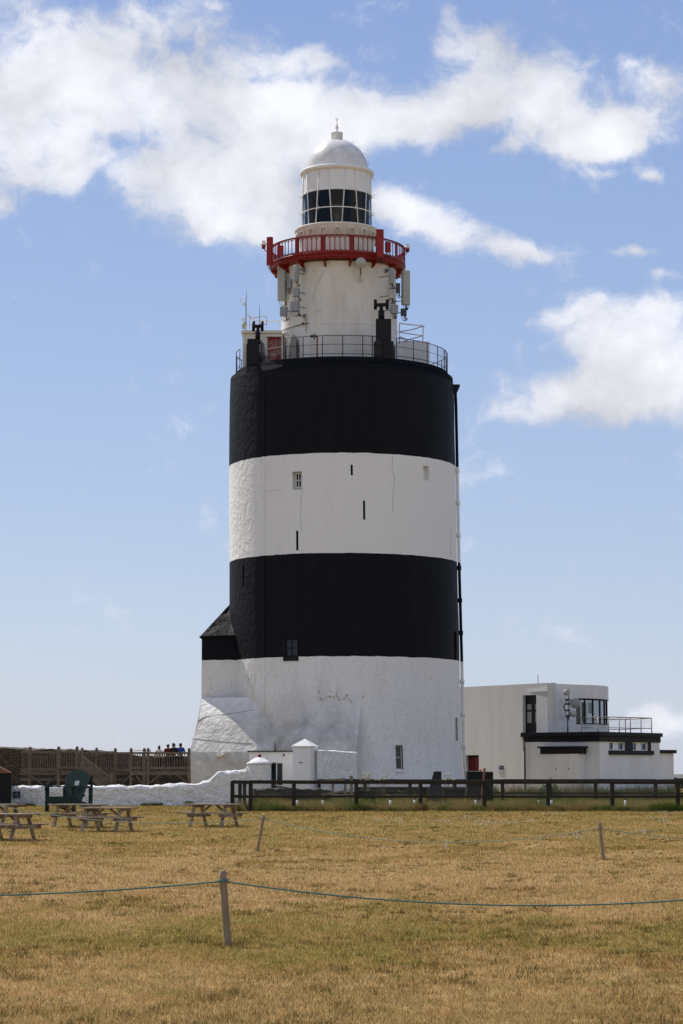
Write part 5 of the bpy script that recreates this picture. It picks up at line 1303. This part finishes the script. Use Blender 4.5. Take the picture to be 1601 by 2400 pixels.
# ------------------------------------------------------------------ fences
YF = 100.0
def post_rail(name, Y, pxs, ytop, hh, ymid, mh, ybase, pw, label, extra=()):
    T = thing(name, (X(sum(pxs)/len(pxs),Y), Y, .35), label, 'fence')
    x0, x1 = X(pxs[0],Y), X(pxs[-1],Y)
    for k, px in enumerate(pxs):
        x = X(px,Y); g = MB(); g.box(x-pw/2,x+pw/2,Y-pw/2+.06,Y+pw/2+.06,.2,Z(ytop,Y)-.02+random.uniform(-.01,.01)); g.build('post', m_fence, T)
    def wav(mb, z_, h_):
        for a, b in zip(pxs, pxs[1:]): mb.bar((X(a,Y)-.001, Y-.04, z_+random.uniform(-.012,.012)), (X(b,Y)+.001, Y-.04, z_+random.uniform(-.012,.012)), .05, h_)
    g = MB(); wav(g, Z(ytop,Y)-hh/2, hh); g.build('top_rail', m_fence, T)
    g = MB(); wav(g, Z(ymid,Y), mh); g.build('middle_rail', m_fence, T)
    return T
FN = post_rail('timber_fence', YF, [545,587.5,689,835,985.5,1135,1284.5,1434.5,1588,1740], 1829, .15, 1867, .10, 1898, .17, 'dark stained post and rail fence with wire netting along the far edge of the lawn')
m_wire = mat('netting_wire', (.10,.10,.09), .7, 0)
g = MB(); x0, x1 = X(545,YF), X(1700,YF); za, zc = ground(5,YF)+.02, Z(1826.5,YF); H_ = zc-za; st = .085; n = int((x1-x0+H_)/st)
for k in range(n):
    for sg in (1,-1):
        xs_ = x0-H_+k*st if sg > 0 else x0+k*st; xe = xs_+H_*sg*1.0; a = Vector((xs_, YF-.075-.002*sg, za)); b = Vector((xe, YF-.075-.002*sg, zc))
        lo_, hi_ = x0, x1
        def clip(a, b):
            d = b-a; t0 = 0; t1 = 1
            for lim, s2 in ((lo_,1),(hi_,-1)):
                fa = (a.x-lim)*s2; fb_ = (b.x-lim)*s2
                if fa < 0 and fb_ < 0: return None
                if fa < 0: t0 = max(t0, fa/(fa-fb_))
                elif fb_ < 0: t1 = min(t1, fa/(fa-fb_))
            return (a+d*t0, a+d*t1) if t1 > t0 else None
        r_ = clip(a, b)
        if r_: g.tube(r_, .0026, 3, cap=False)
nt = g.build('wire_netting', m_wire, FN)
# return section going back towards the gate
for k, (px, Y) in enumerate(((563,104),(573.5,108))):
    g = MB(); x = X(px,Y); g.box(x-.08,x+.08,Y-.08,Y+.08,.2,Z(1831,Y)); g.build('post', m_fence, FN)
g = MB()
for zz_ in (1833,1866): g.bar((X(545,YF),YF,Z(zz_,YF)), (X(580,112),112,Z(zz_,112)), .05, .12)
g.build('return_rail', m_fence, FN)
post_rail('timber_fence', 110.0, [748,855,961,1066,1178,1289,1396,1536.5,1680], 1826, .13, 1859, .09, 1880, .16, 'second dark timber fence a little behind the netted one, nearer the tower')
# dark rubble wall behind the fence
o_ = rough_wall('rubble_wall', [(X(592,108),108),(X(660,108.5),108.5),(X(772,109),109)], .2, [Z(1848,108),Z(1846,108.5),Z(1850,109)], .5, .09, m_dkst, 12, cap=.08, seg=.12); tag(o_, 'low dark rubble wall behind the netted fence in front of the porch', 'wall')
# sloping timber rail and posts in the enclosure
T = thing('plank_rail', (X(780,106), 106, .3), 'unpainted sloping plank on short posts behind the netted fence', 'rail')
g = MB(); g.bar(W(730,1834.5,106), W(809,1826.5,106), .05, .13); g.bar(W(753,1863,106), W(806,1854,106), .05, .07); g.build('plank', m_post, T)
for px in (780,809): g = MB(); x = X(px,106.1); g.box(x-.06,x+.06,106.05,106.15,.2,Z(1832,106.1)); g.build('post', m_post, T)
g = MB(); x = X(823.5,105.5); g.box(x-.07,x+.07,105.43,105.57,.2,Z(1818,105.5)); g.add([(x-.07,105.43,Z(1818,105.5)),(x+.07,105.43,Z(1818,105.5)),(x+.07,105.57,Z(1818,105.5)),(x-.07,105.57,Z(1818,105.5)),(x,105.5,Z(1817,105.5))],[(0,1,4),(1,2,4),(2,3,4),(3,0,4)]); tag(g.build('timber_stump', m_post), 'single grey timber post rising above the fence by the sloping plank', 'post')
# leaning dark slab
Y = 104; g = MB(); g.extr([W(994,1892,Y),W(1000,1870,Y),W(1009,1838,Y),W(1017.5,1808,Y),W(1034,1808,Y),W(1034,1892,Y)], (0,.35,0)); g.bar(W(1032,1808,Y-.03),W(1032,1890,Y-.03),.10,.08)
tag(g.build('slate_slab', mat('slate_black', (.022,.024,.032), .5, var=.2, bump=.2)), 'dark upright slab with a slanting left edge behind the netted fence', 'slab')
# cabinet with beacon
Y = 105; T = thing('equipment_cabinet', (X(1126,Y),Y,.3), 'big dark green cabinet with a pale lid edge behind the fence', 'cabinet')
x0, x1 = X(1095,Y), X(1156,Y); g = MB(); g.prism([(x0,Y),(x1,Y),(x1,Y+1.1),(x0,Y+1.1)], .3, [Z(1808,Y),Z(1810,Y),Z(1810,Y),Z(1808,Y)]); g.build('casing', m_gcab, T)
g = MB(); g.prism([(x0-.02,Y-.04),(x1+.03,Y-.04),(x1+.03,Y+1.14),(x0-.02,Y+1.14)], [Z(1807.9,Y),Z(1809.9,Y),Z(1809.9,Y),Z(1807.9,Y)], [Z(1806.3,Y),Z(1808.5,Y),Z(1808.5,Y),Z(1806.3,Y)]); g.build('lid', m_box, T)
g = MB(); g.box(x0+.1,x0+.13,Y-.012,Y-.002,.5,1.6); g.box((x0+x1)/2-.01,(x0+x1)/2+.01,Y-.012,Y-.002,.4,Z(1812,Y)); g.build('door_seam', m_dark, T)
p = W(1126.5,1806,Y+.3); T = thing('beacon', p, 'orange ball beacon on top of the dark green cabinet', 'beacon'); g = MB(); g.ball((p.x,p.y,p.z+.02),.055,12,8); g.build('dome_lens', m_orange, T); g = MB(); g.tube([(p.x,p.y,p.z-.06),(p.x,p.y,p.z-.0)],.045,10); g.build('base', m_dark, T)
g = MB(); g.bar(W(1127,1893,103), W(1136,1800,103), .09, .09); tag(g.build('timber_stake', m_brownwood), 'orange brown timber stake leaning in front of the dark green cabinet', 'stake')
for px0, px1, py0, py1, lab in ((838,880,1856,1888,'low dark box behind the fence below the sloping plank'),(1040,1088,1852,1886,'low dark teal box left of the green cabinet')):
    Y = 105; T = thing('storage_box', (X((px0+px1)/2,Y),Y,.3), lab, 'box', 'low boxes behind the netted fence'); g = MB(); g.box(X(px0,Y),X(px1,Y),Y,Y+.6,.3,Z(py0,Y)); g.build('casing', m_gcab, T); g = MB(); g.box(X(px0,Y)-.03,X(px1,Y)+.03,Y-.03,Y+.63,Z(py0,Y)+.001,Z(py0,Y)+.05); g.build('lid', m_black, T)
# long low white rail seen through the fence
for k, (x0_, x1_, y_) in enumerate(((840,1090,1842),)):
    g = MB(); Y = 113; g.box(X(x0_,Y),X(x1_,Y),Y,Y+.5,.3,Z(y_,Y)-.05); tag(g.build('planter_wall', m_dkst), 'long low dark retaining edge between the fence and the tower foot', 'kerb wall')
    g = MB(); g.box(X(x0_,Y)-.02,X(x1_,Y)+.02,Y-.04,Y+.54,Z(y_,Y)-.049,Z(y_-1.6,Y)); tag(g.build('coping', m_whitewall), 'thin pale coping on the low retaining edge', 'coping')
# white marker posts
proto = None
labs = {697:'white marker post just right of the third fence post',757:'white marker post under the sloping plank',915:'white marker post behind the middle of the third fence bay',972:'white marker post just left of the fifth fence post',1115:'white marker post in front of the dark green cabinet',1263:'white marker post left of the seventh fence post',1292:'white marker post right of the seventh fence post',1465:'thin white marker post in the last full fence bay'}
for px, lb in labs.items():
    Y = 101.2; x = X(px,Y)
    if proto is None:
        proto = thing('marker_post', (x,Y,ground(x,Y)), lb, 'marker post', 'white marker posts behind the netted fence'); g = MB(); g.tube([(0,0,0),(0,0,.46)], .055, 10); g.build('shaft', m_white, proto, local=True); g = MB(); g.ball((0,0,.60),.045,10,6); g.tube([(0,0,.46),(0,0,.58)],.04,8); g.build('cap', m_dbox, proto, local=True)
    else: c = copy_tree(proto); c.location = (x,Y,ground(x,Y)); c['label'] = lb
# far pale wall on the right
g = MB(); Y = 230; g.box(X(1560,Y),X(1760,Y),Y,Y+.5,.5,Z(1814.5,Y)); tag(g.build('far_wall', m_whitewall), 'distant low pale wall at the far right edge behind the building', 'wall')
g = MB(); Y = 160; g.box(X(1581,Y),X(1585.5,Y),Y,Y+1,.8,Z(1822,Y)); g.box(X(1585.6,Y),X(1640,Y),Y+.2,Y+.5,.8,Z(1824,Y)); tag(g.build('bin', m_black), 'tiny black box in front of the distant pale wall', 'bin')
# flowers: cow parsley stems
m_umb = mat('cream_umbel', (.62,.58,.40), .8); m_stem = mat('dry_stem', (.22,.20,.09), .9); m_leaf = mat('leaf_green', (.07,.11,.03), .8)
def umbel(cpx, wpx, ytop, Y, n, label):
    T = thing('cow_parsley', (X(cpx,Y),Y,ground(X(cpx,Y),Y)), label, 'plant', 'flowering weeds behind the fence'); s_ = MB(); f_ = MB()
    for k in range(n):
        x = X(cpx+random.uniform(-wpx,wpx)*.8,Y); zt_ = Z(ytop+random.uniform(0,16),Y); x2 = x+random.uniform(-.2,.2); y2 = Y+random.uniform(-.3,.3)
        s_.tube([(x,y2,.3),(x+(x2-x)*.4,y2,zt_*.6),(x2,y2,zt_)], .007, 4)
        for j in range(7): f_.ball((x2+random.gauss(0,.06),y2+random.gauss(0,.06),zt_+random.uniform(-.02,.03)), random.uniform(.015,.032), 6, 4, (1,1,.6))
    s_.build('stem', m_stem, T); f_.build('flower_head', m_umb, T)
umbel(855,14,1812,107,14,'cow parsley with cream heads in front of the tower right of the white stone wall')
umbel(896,8,1813,107,8,'smaller cow parsley clump between the low window and the white stone wall')
umbel(1056,16,1812,107,9,'cow parsley with cream heads beside the foot of the drain pipe')
def bush(cpx, wpx, ytop, Y, n, label, mm, name='shrub', mf=None):
    T = thing(name, (X(cpx,Y),Y,ground(X(cpx,Y),Y)), label, 'shrub', 'low shrubs behind the fence'); g = MB(); st_ = MB(); fl = MB()
    cx, w_ = X(cpx,Y), wpx/F*Y; z0_ = .5; H2 = Z(ytop,Y)-z0_
    for k in range(n):
        a = random.uniform(0,2*PI); r = math.sqrt(random.random()); x = cx+w_*r*math.cos(a); y = Y+.5*r*math.sin(a); z = z0_+H2*random.random()*(1-.55*r*r)*(.85+.3*noise.noise(Vector((x*3,y*3,0))))
        u = Vector((random.gauss(0,1),random.gauss(0,1),random.gauss(0,1))).normalized(); v_ = u.orthogonal().normalized(); l = random.uniform(.03,.07); c_ = Vector((x,y,z)); g.add([c_-u*l, c_+v_*l*.5, c_+u*l, c_-v_*l*.5], [(0,1,2,3)])
        if mf and z > z0_+H2*.62 and random.random() < .35: fl.ball(c_, .022, 5, 3)
    for k in range(8): st_.tube([(cx+random.uniform(-.3,.3)*w_,Y,.4),(cx+random.uniform(-.8,.8)*w_,Y,z0_+H2*.6)], .012, 4)
    g.build('foliage', mm, T); st_.build('stem', m_stem, T)
    if mf: fl.build('flower_head', mf, T)
bush(1287,27,1815,112,1500,'low cream flowered shrub in front of the meter cupboard', m_leaf, mf=m_umb)
bush(1140+100,40,1848,113,700,'dark green low shrub right of the green cabinet', m_leaf)
bush(1450,40,1850,113,600,'green low shrub before the lower white wall', m_leaf)
bush(1518,14,1842,113,250,'reddish low shrub near the right end of the lower white wall', mat('red_leaf', (.15,.045,.03), .8))
bush(940,60,1850,112,900,'green low shrub in the middle of the enclosure', m_leaf)
bush(445,12,1877,116,160,'small green weed clump at the foot of the white wall', m_leaf, name='weed_clump')

# ------------------------------------------------------------------ picnic tables
def picnic(loc, rz, label, proto=[None]):
    if proto[0] is not None:
        c = copy_tree(proto[0]); c.location = loc; c.rotation_euler[2] = rz; c['label'] = label; return c
    T = thing('picnic_table', loc, label, 'picnic table', 'timber picnic tables on the lawn', rz)
    def mk(name): 
        return lambda g: g.build(name, m_picnic, T, local=True)
    g = MB()
    for k in range(5): y = -.36+.18*k; g.box(-.92+.004*k,.92-.004*k,y-.082,y+.082,.715,.755)
    mk('table_top')(g)
    for sg in (-1,1):
        g = MB(); g.box(-.92,.92,sg*.68-.13,sg*.68-.005,.42,.46); g.box(-.92,.92,sg*.68+.005,sg*.68+.13,.42,.46); mk('seat')(g)
        for e in (-1,1): g = MB(); g.bar((e*.60,sg*.24,.71),(e*.60,sg*.56,.0),.045,.11,(1,0,0)); mk('leg')(g)
    for e in (-1,1):
        g = MB(); g.box(e*.60+.024,e*.60+.066,-.80,.80,.32,.418); mk('crossbeam')(g)
        g = MB(); g.box(e*.60+.024,e*.60+.066,-.36,.36,.63,.713); mk('cleat')(g)
        g = MB(); g.bar((e*.57,0,.38),(e*.12,0,.70),.045,.09,(0,1,0)); mk('brace')(g)
    proto[0] = T; return T
def gp(px, py, hz=0):
    # ground point under a pixel
    y = 60
    for _ in range(30): x = X(px,y); h_ = HC-ground(x,y); y = F*h_/(py-HORIZ)*.5+y*.5
    return (X(px,y), y, ground(X(px,y),y))
picnic(gp(184,1936), math.radians(-24), 'picnic table directly in front of the giant green chair')
picnic(gp(252,1946), math.radians(-22), 'picnic table overlapping the right end of the one before the green chair')
picnic(gp(501,1935), math.radians(-26), 'picnic table standing alone left of the fence corner')
picnic(gp(16,1966), math.radians(-30), 'nearest picnic table at the left edge, with dark shadow')
picnic(gp(-10,1936), math.radians(-24), 'picnic table cut off by the left edge behind the nearest one')

# ------------------------------------------------------------------ giant chair
cx_, cy_, cz_ = gp(158, 1902); GC = thing('giant_chair', (cx_, cy_+.3, cz_), 'oversized dark green slatted garden chair in front of the white wall', 'chair', None, math.radians(-30))
k_ = cy_/F
def cb(name, f): g = MB(); f(g); return g.build(name, m_green, GC, local=True)
SWd = .60
cb('seat', lambda g: [g.hexa([(-SWd,-.55+.17*i,.60-.045*i),(SWd,-.55+.17*i,.60-.045*i),(SWd,-.55+.17*i+.155,.56-.045*i),(-SWd,-.55+.17*i+.155,.56-.045*i),(-SWd,-.55+.17*i,.64-.045*i),(SWd,-.55+.17*i,.64-.045*i),(SWd,-.55+.17*i+.155,.60-.045*i),(-SWd,-.55+.17*i+.155,.60-.045*i)]) for i in range(6)])
cb('seat_apron', lambda g: g.box(-SWd-.02,SWd+.02,-.60,-.551,.38,.64))
def backf(g):
    n = 7
    for i in range(n):
        t = (i-3)/3; xb = t*.40; xt = t*.55; zt_ = 1.74-.22*t*t; w0_, w1_ = .058, .079
        def pt(x, z, f): y = .30+ (z-.45)*.36; return (x, y+f, z)
        zl_ = .36; tl = .03
        zo = zt_-.10*abs(t); zi = zt_
        p = [pt(xb-w0_,zl_,0), pt(xb+w0_,zl_,0), pt(xb+w0_,zl_,tl), pt(xb-w0_,zl_,tl), pt(xt-w1_,zt_+(.09*t),0), pt(xt+w1_,zt_-(.09*t)*1.2,0), pt(xt+w1_,zt_-(.09*t)*1.2,tl), pt(xt-w1_,zt_+(.09*t),tl)]
        g.hexa(p)
cb('backrest', backf)
cb('back_rail', lambda g: (g.box(-.62,.62,.56,.60,.98,1.08), g.box(-.5,.5,.46,.5,.62,.72)))
for sg in (-1,1):
    cb('armrest', lambda g: g.prism([(sg*.52,-.72),(sg*.84,-.72),(sg*.86,-.2),(sg*.74,.72),(sg*.60,.72),(sg*.56,0)][::sg], 1.02, 1.06))
    cb('leg', lambda g: (g.box(sg*.68-.04*1,sg*.68+.04,-.60,-.42,0,1.018), g.extr([(sg*.68-.02,-.60,.72),(sg*.68-.02,-.68,1.01),(sg*.68-.02,-.59,1.01)],(.04,0,0))))
    cb('rear_post', lambda g: g.box(sg*.66-.035,sg*.66+.035,.58,.70,0.20,1.3 if False else 1.018))
    cb('side_rail', lambda g: g.extr([(sg*.63-.02,-.56,.42),(sg*.63-.02,-.56,.60),(sg*.63-.02,.6,.33),(sg*.63-.02,1.05,.0),(sg*.63-.02,.8,.0)],(.04,0,0)))
cb('support', lambda g: g.box(.60,.68,.72,.80,.0,1.50))
g = MB(); g.box(-.02,.20,.50,.51,1.24,1.40); pn = MB(); M = Matrix.Translation((.06,.545,1.18)) @ Matrix.Rotation(math.radians(-20),4,'X'); pn.box(-.11,.11,-.015,-.003,-.10,.10,M); pn.build('notice_plate', m_signw, GC, local=True)

# ------------------------------------------------------------------ rope fence on the lawn
posts = [((521,2041),(537,2208),'round timber rope post nearest the camera, leaning left', .083, m_post),
         ((619,1907),(604,1993),'far timber rope post leaning right with a pale taped top', .078, m_post),
         ((1405,1927),(1413,2013),'thin grey rope post at the right of the lawn', .074, m_post)]
PT = []
for (tx,ty),(bx,by),lb,dm,mm in posts:
    b_ = Vector(gp(bx,by)); h_ = 0; t_ = W(tx,ty,b_.y)
    T = thing('rope_post', b_, lb, 'post', 'timber posts carrying the rope'); d = (t_-b_); g = MB()
    n = 10; g.tube([b_-d*.05+d*1.05*i/n + Vector((.003*math.sin(i*2.1),0,0)) for i in range(n+1)], [dm/2*(1+.03*math.sin(i*1.7)) for i in range(n+1)], 16); g.build('shaft', mm, T)
    f_ = .86 if by > 2100 else (.87 if tx < 1000 else .84); c_ = b_+d*f_; g = MB(); ax = d.normalized()
    for q in range(2): g.tube([c_+ax*(.012*q)+Vector((math.cos(t),math.sin(t),.12*math.cos(t)*.3))*(dm/2+.006) for t in [2*PI*i/14 for i in range(14)]], .011, 5, closed=True)
    g.build('rope_loop', m_rope if by > 2100 else m_rope2, T)
    if tx == 619: g = MB(); g.tube([t_-ax*.05, t_+ax*.005], dm/2+.004, 14); g.build('tape_band', m_tape, T)
    PT.append(c_)
def rope(name, a, b, sag, r, m, label):
    a = Vector(a); b = Vector(b); g = MB(); n = 70; L_ = []
    for i in range(n+1): t = i/n; p_ = a.lerp(b,t); p_.z -= sag*4*t*(1-t); L_.append(p_)
    g.tube(L_, r, 6); return tag(g.build(name, m), label, 'rope', 'ropes strung between the lawn posts'), L_
rope('rope', PT[0], W(1980,2066,27.2), .27, .010, m_rope, 'green rope running right from the nearest post, low across the lawn')
rope('rope', PT[0], W(-420,2098,26.0), .07, .010, m_rope, 'green rope running left from the nearest post to the photo edge')
_, La = rope('rope', PT[1], PT[2], .44, .0105, m_rope2, 'thin grey green rope sagging between the two far posts')
_, Lb = rope('rope', PT[1], W(-120,1858,66), .40, .0105, m_rope2, 'thin grey rope running left from the far taped post past the tables')
_, Lc = rope('rope', PT[2], W(2000,1950,51), .22, .0105, m_rope2, 'thin grey rope running right from the grey post to the photo edge')
def tape(p, kind, lb):
    g = MB(); p = Vector(p)
    if kind: g.extr([p+Vector((-.05,0,-.12)),p+Vector((-.01,0,-.11)),p+Vector((.05,0,.02)),p+Vector((.01,0,.03))],(0,.01,0)); g.extr([p+Vector((.0,-.012,.0)),p+Vector((.045,-.012,.0)),p+Vector((.045,-.012,.03)),p+Vector((.0,-.012,.03))],(0,.02,0))
    else: g.extr([p+Vector((-.14,0,-.045)),p+Vector((-.05,0,-.05)),p+Vector((.02,0,-.03)),p+Vector((.07,0,.01)),p+Vector((.03,0,.02)),p+Vector((-.1,0,-.02))],(0,.01,0)); g.extr([p+Vector((-.0,-.012,-.01)),p+Vector((.06,-.012,-.01)),p+Vector((.06,-.012,.025)),p+Vector((.0,-.012,.025))],(0,.02,0))
    tag(g.build('tape_strip', m_tape if not kind else m_white), lb, 'tape', 'strips of tape tied to the ropes')
def near(L_, px): return min(L_, key=lambda p: abs(PW/2+F*p.x/depth(p.y,p.z)-px))
tape(near(La,1051), True, 'white tape strip hanging at the lowest point of the far rope')
tape(near(La,1276), False, 'yellow tape strip on the far rope left of the grey post')
tape(near(Lc,1537), False, 'yellow tape strip on the rope right of the grey post')
